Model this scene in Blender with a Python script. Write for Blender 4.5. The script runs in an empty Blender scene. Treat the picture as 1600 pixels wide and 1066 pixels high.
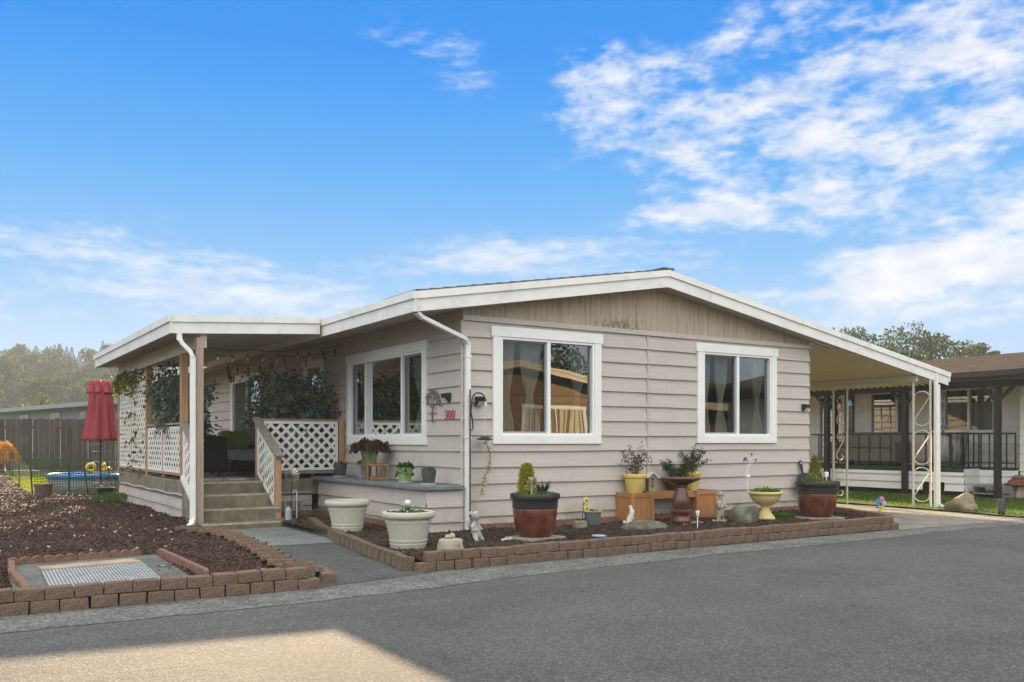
import bpy, bmesh, math, random
import numpy as np
from mathutils import Vector, Matrix, Euler, Quaternion
R = math.radians
rng = np.random.default_rng(7)
random.seed(7)
scene = bpy.context.scene
col = scene.collection

# ------------------------------------------------------------ camera
CAM = Vector((-6.07, -10.67, 1.30)); YAW = 32.8; FPX = 1405.0; HY = 691.0
cam = bpy.data.cameras.new('camera'); camo = bpy.data.objects.new('camera', cam); col.objects.link(camo)
camo.location = CAM; camo.rotation_euler = (R(90), 0, R(-YAW))
cam.sensor_width = 36; cam.lens = 36 * FPX / 1600; cam.shift_y = (HY - 533) / 1600
cam.clip_start = .05; cam.clip_end = 3000
scene.camera = camo

# ------------------------------------------------------------ exposure, sun, sky
scene.view_settings.view_transform = 'Standard'; scene.view_settings.look = 'None'
scene.view_settings.exposure = 2.5; scene.view_settings.gamma = 1; scene.view_settings.use_curve_mapping = False
SUN_TO = Vector((.87, 2.35, 1.0)).normalized()
sun = bpy.data.lights.new('sun', 'SUN'); sun.energy = 2.6; sun.angle = R(.7); sun.color = (1, .74, .47)
suno = bpy.data.objects.new('sun', sun); col.objects.link(suno)
suno.rotation_euler = (-SUN_TO).to_track_quat('-Z', 'Y').to_euler(); suno.location = SUN_TO * 60

class NT:
    """small helper for node trees"""
    def __init__(s, nt): s.nt = nt
    def n(s, t, **kw):
        o = s.nt.nodes.new(t)
        for k, v in kw.items(): setattr(o, k, v)
        return o
    def put(s, sock, v):
        if v is None: return
        if isinstance(v, bpy.types.NodeSocket): s.nt.links.new(v, sock)
        else:
            if hasattr(sock.default_value, '__len__') and not hasattr(v, '__len__'): v = (v,) * len(sock.default_value)
            if hasattr(v, '__len__') and len(sock.default_value) == 4 and len(v) == 3: v = (*v, 1)
            sock.default_value = v
    def m(s, op, a, b=None, c=None, clamp=False):
        o = s.n('ShaderNodeMath', operation=op, use_clamp=clamp)
        for i, v in enumerate((a, b, c)): s.put(o.inputs[i], v)
        return o.outputs[0]
    def vm(s, op, a, b=None):
        o = s.n('ShaderNodeVectorMath', operation=op); s.put(o.inputs[0], a); s.put(o.inputs[1], b)
        return o.outputs['Value'] if op in ('DOT_PRODUCT', 'LENGTH') else o.outputs[0]
    def mix(s, f, a, b, mode='MIX'):
        o = s.n('ShaderNodeMix', data_type='RGBA', blend_type=mode); s.put(o.inputs[0], f); s.put(o.inputs[6], a); s.put(o.inputs[7], b)
        return o.outputs[2]
    def ramp(s, f, stops, interp='LINEAR'):
        o = s.n('ShaderNodeValToRGB'); e = o.color_ramp.elements; o.color_ramp.interpolation = interp
        for i, (p, c) in enumerate(stops):
            q = e[i] if i < 2 else e.new(p)
            q.position = p; q.color = c if hasattr(c, '__len__') and len(c) == 4 else ((*c, 1) if hasattr(c, '__len__') else (c, c, c, 1))
        s.put(o.inputs[0], f); return o.outputs[0]
    def sm(s, v, a, b):
        o = s.n('ShaderNodeMapRange', interpolation_type='SMOOTHSTEP'); s.put(o.inputs[0], v); o.inputs[1].default_value = a; o.inputs[2].default_value = b
        return o.outputs[0]
    def noise(s, vec, scale, detail=4, rough=.55, dist=0, out=0):
        o = s.n('ShaderNodeTexNoise'); s.put(o.inputs['Vector'], vec); o.inputs['Scale'].default_value = scale; o.inputs['Detail'].default_value = detail
        o.inputs['Roughness'].default_value = rough; o.inputs['Distortion'].default_value = dist
        return o.outputs[out]
    def mapping(s, vec, scale=(1, 1, 1), rot=(0, 0, 0), loc=(0, 0, 0)):
        o = s.n('ShaderNodeMapping'); s.put(o.inputs[0], vec); o.inputs['Scale'].default_value = scale; o.inputs['Rotation'].default_value = rot; o.inputs['Location'].default_value = loc
        return o.outputs[0]

world = bpy.data.worlds.new('World'); scene.world = world; world.use_nodes = True
def build_sky():
    nt = world.node_tree; nt.nodes.clear(); T = NT(nt)
    d = T.n('ShaderNodeTexCoord').outputs['Generated']
    fw = (math.sin(R(YAW)), math.cos(R(YAW)), 0); rt = (math.cos(R(YAW)), -math.sin(R(YAW)), 0)
    z = T.n('ShaderNodeSeparateXYZ'); T.put(z.inputs[0], d); z = z.outputs[2]
    az = T.m('MULTIPLY', T.m('ARCTAN2', T.vm('DOT_PRODUCT', d, rt), T.vm('DOT_PRODUCT', d, fw)), 57.2958)
    el = T.m('MULTIPLY', T.m('ARCSINE', z), 57.2958)
    grad = T.ramp(T.m('DIVIDE', el, 40.0, clamp=True), [(0, (.52, .65, .78)), (.07, (.54, .71, .88)), (.16, (.44, .67, .93)), (.27, (.235, .54, .93)), (.42, (.085, .415, .92)), (.58, (.012, .300, .90)), (1, (.005, .22, .80))])
    # clouds: noise in azimuth / elevation, thickened inside soft banks
    cv = T.n('ShaderNodeCombineXYZ'); T.put(cv.inputs[0], az); T.put(cv.inputs[1], el); cv = cv.outputs[0]
    def bank(a0, e0, sa, se, rot=0, amp=1.0):
        o = T.m('SUBTRACT', az, a0); p = T.m('SUBTRACT', el, e0)
        c, s_ = math.cos(R(rot)), math.sin(R(rot))
        u = T.m('ADD', T.m('MULTIPLY', o, c / sa), T.m('MULTIPLY', p, s_ / sa)); v = T.m('ADD', T.m('MULTIPLY', o, -s_ / se), T.m('MULTIPLY', p, c / se))
        q = T.m('ADD', T.m('MULTIPLY', u, u), T.m('MULTIPLY', v, v))
        return T.m('MULTIPLY', T.m('EXPONENT', T.m('MULTIPLY', q, -1)), amp)
    def add(*l):
        r = l[0]
        for x in l[1:]: r = T.m('ADD', r, x)
        return r
    right = add(bank(27, 21, 9, 5.5, 20, .64), bank(13, 19.3, 7.0, 2.4, 14, .56), bank(5.6, 21.2, 3.6, 2.6, 18, .66), bank(18, 15.2, 11, 2.6, 8, .50), bank(28, 10.4, 11, 2.4, 6, .55), bank(17, 25.3, 7, 1.8, 25, .34), bank(11.5, 13.6, 3, .8, 4, .3))
    right = T.m('MINIMUM', right, .62); right = add(right, bank(27, 9.6, 9, 3.0, 6, .55))
    n1 = T.noise(T.mapping(cv, (.21, .50, 1), (0, 0, R(-24))), 1.0, 4, .5, .25)
    n2 = T.noise(T.mapping(cv, (.75, 1.7, 1), (0, 0, R(-20))), 1.0, 5, .62, .2)
    nn = T.m('ADD', T.m('MULTIPLY', n1, .64), T.m('MULTIPLY', n2, .36))
    c1 = T.sm(T.m('ADD', T.m('MULTIPLY', T.m('SUBTRACT', nn, .5), 3.0), right), .12, .98)
    c1 = T.m('MULTIPLY', c1, T.sm(right, .04, .34))
    low = add(bank(-24, 11.0, 10, 2.3, -7, .42), bank(-14.5, 8.6, 9, 1.5, -4, .50), bank(-1, 11.7, 6.0, 1.4, 2, .62), bank(8, 11.5, 6, 1.5, 0, .34), bank(-29, 7.5, 9, 1.1, 0, .3), bank(-2, 10.0, 24, 1.4, 0, .16), bank(-6, 24.2, 5.5, 1.2, -6, .29), bank(-3, 22.0, 3.2, 1.5, -25, .26))
    n3 = T.noise(T.mapping(cv, (.16, .85, 1), (0, 0, R(-5)), (7, 3, 0)), 1.0, 6, .6, .4)
    n4 = T.noise(T.mapping(cv, (.7, 1.9, 1), (0, 0, R(-12)), (7, 3, 0)), 1.0, 5, .6, .2)
    nl = T.m('ADD', T.m('MULTIPLY', n3, .55), T.m('MULTIPLY', n4, .45))
    c2 = T.m('MULTIPLY', T.sm(T.m('ADD', T.m('MULTIPLY', T.m('SUBTRACT', nl, .5), 2.3), low), .12, .98), .80)
    c2 = T.m('MULTIPLY', c2, T.sm(low, .03, .3))
    cl = T.m('MAXIMUM', c1, c2)
    shade = T.noise(T.mapping(cv, (.30, .8, 1), (0, 0, R(-15)), (3, 9, 0)), 1.0, 4, .5)
    ccol = T.ramp(shade, [(.35, (.74, .80, .92)), (.60, (.96, .965, .98))])
    vis = T.mix(T.m('MULTIPLY', cl, .93), grad, ccol)
    # unseen bright cloud added above and behind to fill shade, over the physical sky
    sky = T.n('ShaderNodeTexSky', sky_type='NISHITA', sun_disc=False, sun_elevation=math.asin(SUN_TO.z), sun_rotation=math.atan2(SUN_TO.x, SUN_TO.y))
    sky.dust_density = .4; sky.air_density = 1.0; sky.ozone_density = 2.0
    hi = T.n('ShaderNodeTexNoise'); T.put(hi.inputs['Vector'], d); hi.inputs['Scale'].default_value = 2.2; hi.inputs['Detail'].default_value = 4
    hc = T.sm(hi.outputs[0], .32, .62)
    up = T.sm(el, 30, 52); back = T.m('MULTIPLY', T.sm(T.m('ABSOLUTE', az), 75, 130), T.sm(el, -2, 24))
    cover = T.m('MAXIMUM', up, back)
    zen_fill = T.mix(T.m('ADD', T.m('MULTIPLY', hc, .75), .2), (.55, .76, 1.05), (4.15, 3.95, 3.4))
    tot = T.mix(cover, vis, zen_fill)
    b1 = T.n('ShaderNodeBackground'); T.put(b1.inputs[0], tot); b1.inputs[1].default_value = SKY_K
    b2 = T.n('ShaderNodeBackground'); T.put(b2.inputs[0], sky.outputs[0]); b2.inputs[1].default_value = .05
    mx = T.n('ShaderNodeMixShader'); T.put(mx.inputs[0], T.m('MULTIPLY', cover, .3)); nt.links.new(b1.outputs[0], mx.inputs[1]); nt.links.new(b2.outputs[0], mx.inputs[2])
    out = T.n('ShaderNodeOutputWorld'); nt.links.new(mx.outputs[0], out.inputs[0])
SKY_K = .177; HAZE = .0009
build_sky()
scene.cycles.max_bounces = 8; scene.cycles.diffuse_bounces = 4; scene.cycles.transparent_max_bounces = 24; scene.cycles.volume_bounces = 0
scene.cycles.sample_clamp_indirect = 4; scene.cycles.caustics_reflective = False; scene.cycles.caustics_refractive = False

# ------------------------------------------------------------ pixel helpers (true ground / wall planes)
FW = Vector((math.sin(R(YAW)), math.cos(R(YAW)), 0)); RT = Vector((math.cos(R(YAW)), -math.sin(R(YAW)), 0))
def ray(x, y): return FW + (x - 800) / FPX * RT + Vector((0, 0, (HY - y) / FPX))
def onZ(x, y, z=0.0): r = ray(x, y); return CAM + r * ((z - CAM.z) / r.z)
def onY(x, y, Y=0.0): r = ray(x, y); return CAM + r * ((Y - CAM.y) / r.y)
def onX(x, y, X=0.0): r = ray(x, y); return CAM + r * ((X - CAM.x) / r.x)
def atd(x, y, dd): return CAM + ray(x, y) * dd

# ------------------------------------------------------------ materials
MATS = {}
def base_mat(name):
    m = bpy.data.materials.new(name); m.use_nodes = True; nt = m.node_tree; nt.nodes.clear(); T = NT(nt)
    out = T.n('ShaderNodeOutputMaterial'); p = T.n('ShaderNodeBsdfPrincipled'); nt.links.new(p.outputs[0], out.inputs[0])
    return m, T, p, out
def M(name, c, rough=.6, var=.14, scale=6, bump=.0, bscale=60, metal=0, spec=.4, stretch=(1, 1, 1), c2=None, island=0, dirt=None, dirt_s=1.5, dirt_a=.5, emit=None):
    if name in MATS: return MATS[name]
    m, T, p, out = base_mat(name)
    co = T.n('ShaderNodeTexCoord').outputs['Object']; v = T.mapping(co, stretch)
    a = tuple(max(0, x * (1 - var)) for x in c); b = tuple(min(1, x * (1 + var)) for x in (c2 or c))
    f = T.sm(T.noise(v, scale, 6, .62), .28, .72)
    cc = T.mix(f, a, b)
    if island:
        g = T.n('ShaderNodeNewGeometry').outputs['Random Per Island']
        cc = T.mix(1.0, cc, T.ramp(g, [(0, (1 - island,) * 3), (1, (1 + island,) * 3)]), 'MULTIPLY')
    if dirt:
        df = T.sm(T.noise(co, dirt_s, 6, .7, .4), .48, .70)
        cc = T.mix(T.m('MULTIPLY', df, dirt_a), cc, dirt)
    T.put(p.inputs['Base Color'], cc); p.inputs['Roughness'].default_value = rough; p.inputs['Metallic'].default_value = metal
    p.inputs['Specular IOR Level'].default_value = spec
    if bump:
        bp = T.n('ShaderNodeBump'); bp.inputs['Strength'].default_value = bump; bp.inputs['Distance'].default_value = .01
        T.put(bp.inputs['Height'], T.noise(v, bscale, 5, .6)); T.put(p.inputs['Normal'], bp.outputs[0])
    if emit: T.put(p.inputs['Emission Color'], emit[:3]); p.inputs['Emission Strength'].default_value = emit[3]
    MATS[name] = m; return m
def leaf_mat(name, c, c2, trans=.35, rough=.5, var=.35):
    if name in MATS: return MATS[name]
    m, T, p, out = base_mat(name)
    g = T.n('ShaderNodeNewGeometry').outputs['Random Per Island']
    cc = T.mix(g, c, c2)
    h = T.m('FRACT', T.m('MULTIPLY', g, 17.3)); cc = T.mix(1, cc, T.ramp(h, [(0, (1 - var,) * 3), (1, (1 + var,) * 3)]), 'MULTIPLY')
    T.put(p.inputs['Base Color'], cc); p.inputs['Roughness'].default_value = rough; p.inputs['Specular IOR Level'].default_value = .35
    tr = T.n('ShaderNodeBsdfTranslucent'); T.put(tr.inputs[0], T.mix(1, cc, (1.25, 1.2, .6), 'MULTIPLY'))
    mx = T.n('ShaderNodeMixShader'); mx.inputs[0].default_value = trans
    T.nt.links.new(p.outputs[0], mx.inputs[1]); T.nt.links.new(tr.outputs[0], mx.inputs[2]); T.nt.links.new(mx.outputs[0], out.inputs[0])
    MATS[name] = m; return m

# ------------------------------------------------------------ mesh builder
class MB:
    def __init__(s): s.v = []; s.f = []; s.mi = []; s.cur = 0
    def add(s, vs, fs):
        o = len(s.v); s.v += [tuple(map(float, p)) for p in vs]
        for f in fs: s.f.append(tuple(i + o for i in f)); s.mi.append(s.cur)
        return s
    def quad(s, a, b, c, d): return s.add([a, b, c, d], [(0, 1, 2, 3)])
    def poly(s, pts): return s.add(pts, [tuple(range(len(pts)))])
    def box(s, x0, y0, z0, x1, y1, z1): return s.hexa([(x0, y0, z0), (x1, y0, z0), (x1, y1, z0), (x0, y1, z0), (x0, y0, z1), (x1, y0, z1), (x1, y1, z1), (x0, y1, z1)])
    def hexa(s, p): return s.add(p, [(3, 2, 1, 0), (4, 5, 6, 7), (0, 1, 5, 4), (1, 2, 6, 5), (2, 3, 7, 6), (3, 0, 4, 7)])
    def bar(s, a, b, w, h, up=(0, 0, 1)):
        """box between two points, w across, h along up"""
        a = Vector(a); b = Vector(b); d = (b - a).normalized(); u = Vector(up)
        if abs(d.dot(u)) > .97: u = Vector((0, 1, 0))
        sx = d.cross(u).normalized(); uu = sx.cross(d).normalized(); q = []
        for e in (a, b):
            for i, j in ((-1, -1), (1, -1), (1, 1), (-1, 1)): q.append(e + sx * (i * w / 2) + uu * (j * h / 2))
        return s.add(q, [(0, 1, 2, 3), (7, 6, 5, 4), (0, 4, 5, 1), (1, 5, 6, 2), (2, 6, 7, 3), (3, 7, 4, 0)])
    def prism(s, poly, ext):
        n = len(poly); e = Vector(ext); a = [Vector(p) for p in poly]
        vs = a + [p + e for p in a]
        return s.add(vs, [tuple(range(n))[::-1], tuple(range(n, 2 * n))] + [(i, (i + 1) % n, n + (i + 1) % n, n + i) for i in range(n)])
    def tube(s, pts, r, n=8, cap=True):
        pts = [Vector(p) for p in pts]; rr = r if hasattr(r, '__len__') else [r] * len(pts)
        vs = []; fs = []; up = None
        for i, p in enumerate(pts):
            d = (pts[min(i + 1, len(pts) - 1)] - pts[max(i - 1, 0)])
            if d.length < 1e-7: d = Vector((0, 0, 1))
            d.normalize()
            if up is None: up = d.orthogonal().normalized()
            up = (up - d * up.dot(d))
            if up.length < 1e-4: up = d.orthogonal()
            up.normalize(); w = d.cross(up)
            for k in range(n):
                t = 2 * math.pi * k / n; vs.append(p + (up * math.cos(t) + w * math.sin(t)) * rr[i])
        for i in range(len(pts) - 1):
            for k in range(n): fs.append((i * n + k, i * n + (k + 1) % n, (i + 1) * n + (k + 1) % n, (i + 1) * n + k))
        if cap: fs += [tuple(range(n))[::-1], tuple(range((len(pts) - 1) * n, len(pts) * n))]
        return s.add(vs, fs)
    def lathe(s, prof, n=32, c=(0, 0, 0), wob=None, sx=1, sy=1):
        vs = []; fs = []; c = Vector(c)
        for (r, z) in prof:
            for k in range(n):
                t = 2 * math.pi * k / n; q = r * (wob(t, z) if wob else 1)
                vs.append(c + Vector((q * math.cos(t) * sx, q * math.sin(t) * sy, z)))
        for i in range(len(prof) - 1):
            for k in range(n): fs.append((i * n + k, i * n + (k + 1) % n, (i + 1) * n + (k + 1) % n, (i + 1) * n + k))
        if prof[0][0] > 1e-4: fs.append(tuple(range(n))[::-1])
        if prof[-1][0] > 1e-4: fs.append(tuple(range((len(prof) - 1) * n, len(prof) * n)))
        return s.add(vs, fs)
    def blob(s, c, rad, seed=0, amp=.15, n=14, m=9, fr=2.0):
        """lumpy ellipsoid"""
        r_ = random.Random(seed); ph = [(r_.uniform(0, 6), r_.uniform(0, 6), r_.uniform(0, 6), r_.uniform(.7, 1.4) * fr) for _ in range(4)]
        c = Vector(c); rad = rad if hasattr(rad, '__len__') else (rad,) * 3; vs = []; fs = []
        for i in range(m + 1):
            th = math.pi * i / m
            for k in range(n):
                t = 2 * math.pi * k / n; u = Vector((math.sin(th) * math.cos(t), math.sin(th) * math.sin(t), math.cos(th)))
                q = 1 + amp * sum(math.sin(u.x * f * 2 + a) * math.cos(u.y * f * 2 + b) * math.sin(u.z * f * 1.7 + g) for a, b, g, f in ph) / 1.3
                vs.append(c + Vector((u.x * rad[0], u.y * rad[1], u.z * rad[2])) * q)
        for i in range(m):
            for k in range(n): fs.append((i * n + k, (i + 1) * n + k, (i + 1) * n + (k + 1) % n, i * n + (k + 1) % n))
        return s.add(vs, fs)
    def build(s, name, mat, parent=None, smooth=False, bevel=0, sub=0, loc=None, rot=None):
        me = bpy.data.meshes.new(name); me.from_pydata(s.v, [], s.f)
        for m_ in (mat if isinstance(mat, (list, tuple)) else [mat]): me.materials.append(m_)
        if any(s.mi): me.polygons.foreach_set('material_index', s.mi)
        bm = bmesh.new(); bm.from_mesh(me); bmesh.ops.remove_doubles(bm, verts=bm.verts, dist=1e-5) if smooth else None
        bmesh.ops.recalc_face_normals(bm, faces=bm.faces); bm.to_mesh(me); bm.free()
        o = bpy.data.objects.new(name, me); col.objects.link(o)
        if parent: o.parent = parent
        if loc is not None: o.location = loc
        if rot is not None: o.rotation_euler = rot
        if smooth:
            me.polygons.foreach_set('use_smooth', [True] * len(me.polygons))
            if smooth != 'all': me.set_sharp_from_angle(angle=R(40 if smooth is True else smooth))
        if bevel:
            b = o.modifiers.new('bevel', 'BEVEL'); b.width = bevel; b.segments = 2; b.limit_method = 'ANGLE'; b.angle_limit = R(40)
        if sub:
            b = o.modifiers.new('sub', 'SUBSURF'); b.levels = sub; b.render_levels = sub
        return o
def tag(o, label=None, cat=None, group=None, kind=None):
    if label: o['label'] = label
    if cat: o['category'] = cat
    if group: o['group'] = group
    if kind: o['kind'] = kind
    return o
def thing(name, label, cat, loc=(0, 0, 0), rz=0, group=None):
    o = bpy.data.objects.new(name, None); col.objects.link(o); o.location = loc; o.rotation_euler = (0, 0, rz); o.empty_display_size = .1
    return tag(o, label, cat, group)
def copy_tree(o, loc=None, rz=None, label=None, parent=None, scale=None):
    c = o.copy(); col.objects.link(c)
    if parent: c.parent = parent
    for ch in o.children: copy_tree(ch, parent=c)
    if loc is not None: c.location = loc
    if rz is not None: c.rotation_euler = (0, 0, rz)
    if scale is not None: c.scale = scale if hasattr(scale, '__len__') else (scale,) * 3
    if label: c['label'] = label
    return c
def leaves_mesh(P, D, L, W, droop=0.0, N=None, fold=.18):
    """diamond leaves: P base points, D directions, L lengths, W widths"""
    P = np.asarray(P, float); n = len(P); D = np.asarray(D, float); D /= np.linalg.norm(D, axis=1, keepdims=True) + 1e-9
    A = rng.normal(size=(n, 3)) if N is None else np.asarray(N, float)
    S = np.cross(D, A); S /= np.linalg.norm(S, axis=1, keepdims=True) + 1e-9
    U = np.cross(S, D); L = np.broadcast_to(L, n)[:, None]; W = np.broadcast_to(W, n)[:, None]
    tip = P + D * L - np.array([0, 0, droop]) * L
    mid = P + D * L * .45
    v = np.stack([P, mid + S * W / 2 + U * W * fold, tip, mid - S * W / 2 + U * W * fold], 1).reshape(-1, 3)
    return v, np.arange(n * 4).reshape(-1, 4)
def np_obj(name, v, f, mat, parent=None, smooth=False):
    me = bpy.data.meshes.new(name); me.from_pydata(v.tolist(), [], f.tolist())
    for m_ in (mat if isinstance(mat, (list, tuple)) else [mat]): me.materials.append(m_)
    o = bpy.data.objects.new(name, me); col.objects.link(o)
    if parent: o.parent = parent
    return o
def rdir(n, up=.2):
    d = rng.normal(size=(n, 3)); d[:, 2] += up; return d / np.linalg.norm(d, axis=1, keepdims=True)

# common materials
WALL = M('wall_paint', (.495, .442, .405), .65, .06, 3, .10, 90, stretch=(.5, .5, 6), dirt=(.37, .33, .295), dirt_s=.9, dirt_a=.3)
def weather(m, z0=.10, z1=.55):
    # rain streaks and splash dirt on the boards
    T = NT(m.node_tree); p = [n for n in m.node_tree.nodes if n.type == 'BSDF_PRINCIPLED'][0]; src = p.inputs['Base Color'].links[0].from_socket
    co = T.n('ShaderNodeTexCoord').outputs['Object']; sp = T.n('ShaderNodeSeparateXYZ'); T.put(sp.inputs[0], co)
    st = T.sm(T.noise(T.mapping(co, (5, 5, .35)), 1.6, 5, .7), .52, .74); c = T.mix(T.m('MULTIPLY', st, .22), src, (.30, .265, .225))
    bd = T.m('MULTIPLY', T.sm(sp.outputs[2], z1, z0), T.sm(T.noise(co, 3.5, 5, .7), .32, .68)); c = T.mix(T.m('MULTIPLY', bd, .55), c, (.22, .175, .13)); T.put(p.inputs['Base Color'], c)
weather(WALL)
TRIM = M('white_trim', (.80, .79, .77), .45, .03, 5, .03, 60, dirt=(.6, .59, .56), dirt_s=2, dirt_a=.15)
VINYL = M('white_vinyl', (.82, .82, .82), .35, .02, 5)
FASC = M('fascia_paint', (.76, .745, .72), .45, .05, 2, .04, 30, dirt=(.46, .44, .40), dirt_s=4.5, dirt_a=.42)
SHING = M('shingles', (.09, .085, .085), .9, .3, 30, .5, 90)
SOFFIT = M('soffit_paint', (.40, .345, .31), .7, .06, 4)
PANW = M('porch_ceiling', (.62, .60, .57), .5, .05, 2)
CEDAR = M('cedar', (.40, .235, .125), .7, .25, 5, .2, 40, stretch=(8, 8, .6), dirt=(.27, .22, .18), dirt_s=1.3, dirt_a=.4)
CEDARH = M('cedar_rail', (.36, .22, .13), .7, .25, 5, .2, 40, stretch=(1, 1, 8), dirt=(.25, .22, .19), dirt_s=1.3, dirt_a=.5)
GREYW = M('weathered_wood', (.23, .20, .175), .8, .3, 5, .3, 40, stretch=(8, 1, 8))
POSTW = M('weathered_post', (.36, .275, .22), .75, .22, 5, .2, 40, stretch=(9, 9, .5), dirt=(.25, .19, .15), dirt_s=3, dirt_a=.35)
LATT = M('white_lattice', (.78, .77, .74), .5, .05, 5)
CONC = M('mossy_concrete', (.195, .17, .125), .9, .3, 4, .5, 50, dirt=(.10, .105, .05), dirt_s=2.5, dirt_a=.6)
BLACK = M('black_metal', (.018, .018, .02), .45, .2, 8)
WHITEM = M('white_metal', (.76, .75, .72), .4, .05, 5)
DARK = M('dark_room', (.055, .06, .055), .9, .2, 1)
# ============================================================ ground, road, path
def ground_mat():
    m, T, p, out = base_mat('asphalt')
    co = T.n('ShaderNodeTexCoord').outputs['Object']
    a = T.noise(co, 260, 3, .7); b = T.noise(co, 1.1, 5, .6); g = T.noise(co, 90, 3, .7)
    vor = T.n('ShaderNodeTexVoronoi'); T.put(vor.inputs['Vector'], co); vor.inputs['Scale'].default_value = 85
    vr = T.n('ShaderNodeSeparateColor'); T.put(vr.inputs[0], vor.outputs['Color'])
    c = T.ramp(vr.outputs[0], [(0, (.078, .080, .076)), (.45, (.112, .113, .106)), (.8, (.152, .150, .139)), (1, (.24, .23, .21))])
    c = T.mix(T.sm(a, .35, .7), T.mix(1, c, (.55, .55, .56), 'MULTIPLY'), c)
    c = T.mix(T.m('MULTIPLY', T.sm(b, .4, .75), .45), c, T.mix(1, c, (.62, .64, .66), 'MULTIPLY'))
    # faint worn lanes and oil streaks along the road
    st = T.noise(T.mapping(co, (.12, 1.6, 1)), 1.0, 4, .6)
    c = T.mix(T.m('MULTIPLY', T.sm(st, .5, .72), .35), c, T.mix(1, c, (1.35, 1.32, 1.25), 'MULTIPLY'))
    # patched areas, hairline cracks and dark drips
    pt = T.noise(T.mapping(co, (.35, .5, 1), (0, 0, .3), (3.1, 1.7, 0)), 1.0, 3, .5); c = T.mix(T.m('MULTIPLY', T.sm(pt, .53, .57), .30), c, T.mix(1, c, (.66, .67, .69), 'MULTIPLY'))
    cn = T.noise(T.mapping(co, (.55, .8, 1), (0, 0, .5)), 1.0, 7, .62, .8); cr = T.m('ABSOLUTE', T.m('SUBTRACT', cn, .5)); cm = T.sm(T.noise(T.mapping(co, (.3, .3, 1), (0, 0, 0), (5, 2, 0)), 1.0, 2, .5), .50, .60)
    c = T.mix(T.m('MULTIPLY', T.m('MULTIPLY', T.sm(cr, .0045, .001), cm), .75), c, (.03, .03, .03))
    oi = T.noise(co, 1.9, 4, .5); c = T.mix(T.m('MULTIPLY', T.sm(oi, .66, .74), .5), c, (.045, .045, .045))
    T.put(p.inputs['Base Color'], c); p.inputs['Roughness'].default_value = .85; p.inputs['Specular IOR Level'].default_value = .25
    bp = T.n('ShaderNodeBump'); bp.inputs['Strength'].default_value = .9; bp.inputs['Distance'].default_value = .006
    T.put(bp.inputs['Height'], T.m('ADD', vor.outputs['Distance'], T.m('MULTIPLY', g, .6))); T.put(p.inputs['Normal'], bp.outputs[0])
    MATS['asphalt'] = m; return m
ASPH = ground_mat()
def conc_mat(name, c, dark, agg=.5, cracks=0):
    m, T, p, out = base_mat(name)
    co = T.n('ShaderNodeTexCoord').outputs['Object']
    vor = T.n('ShaderNodeTexVoronoi'); T.put(vor.inputs['Vector'], co); vor.inputs['Scale'].default_value = 60
    vr = T.n('ShaderNodeSeparateColor'); T.put(vr.inputs[0], vor.outputs['Color'])
    k = T.ramp(vr.outputs[0], [(0, (1 - agg,) * 3), (.6, (1,) * 3), (1, (1 + agg,) * 3)])
    cc = T.mix(1, T.mix(T.sm(T.noise(co, 2.2, 6, .65, .3), .35, .7), c, dark), k, 'MULTIPLY')
    if cracks:
        cr = T.noise(co, 1.3, 6, .7, 1.0); cr = T.m('ABSOLUTE', T.m('SUBTRACT', cr, .5)); cc = T.mix(T.sm(cr, .006, 0.0), cc, (.05, .05, .045))
    T.put(p.inputs['Base Color'], cc); p.inputs['Roughness'].default_value = .9; p.inputs['Specular IOR Level'].default_value = .2
    bp = T.n('ShaderNodeBump'); bp.inputs['Strength'].default_value = .7; bp.inputs['Distance'].default_value = .006
    T.put(bp.inputs['Height'], T.m('ADD', vor.outputs['Distance'], T.noise(co, 40, 4))); T.put(p.inputs['Normal'], bp.outputs[0])
    return m
GUT = conc_mat('gutter_concrete', (.158, .162, .152), (.100, .105, .098), .55, 1)
DRIVE = conc_mat('drive_concrete', (.26, .24, .205), (.17, .16, .14), .3, 1)
PATHM = conc_mat('path_asphalt', (.085, .088, .088), (.065, .07, .066), .35)
PATCH = conc_mat('path_concrete', (.19, .20, .205), (.13, .14, .14), .35)
SOIL = M('bark_soil', (.048, .030, .022), .95, .5, 25, .8, 60)
SOILL = M('lava_bark_soil', (.055, .033, .024), .95, .5, 25, .8, 60)
GRASSG = M('grass_ground', (.055, .085, .02), .95, .45, 4, .4, 50)

def hgt(x, y):
    t = min(1, max(0, (y - 13) / 20)); return .30 * t * t * (3 - 2 * t)
def grid_ground():
    xs = [-600, -200, -80, -40, -20, -12, -8, -4, 0, 4, 8, 14, 20, 40, 80, 200, 600]; ys = [-300, -80, -30, -14, -3, 6, 13, 15, 17, 19, 21, 24, 27, 30, 33, 40, 80, 200, 700]
    b = MB(); vs = [(x, y, hgt(x, y) - .03) for y in ys for x in xs]; n = len(xs)
    b.add(vs, [(j * n + i, j * n + i + 1, (j + 1) * n + i + 1, (j + 1) * n + i) for j in range(len(ys) - 1) for i in range(n - 1)])
    tag(b.build('ground', GRASSG), kind='structure')
grid_ground()
def sheet(name, pts, z, mat, lab=None):
    b = MB(); b.poly([(x, y, z) for x, y in pts]); return tag(b.build(name, mat), kind='structure')
sheet('road', [(-80, -15.5), (80, -15.5), (80, -3.0), (-80, -3.0)], 0, ASPH)
def rag(pts, st=.16, a=.022):
    out = []
    for (x0, y0), (x1, y1) in zip(pts, pts[1:]):
        n = max(1, int((x1 - x0) / st))
        out += [(x0 + (x1 - x0) * i / n, y0 + (y1 - y0) * i / n + random.uniform(-a, a) + .02 * math.sin(x0 + (x1 - x0) * i / n * 2.3)) for i in range(n)]
    return out + [pts[-1]]
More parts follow.
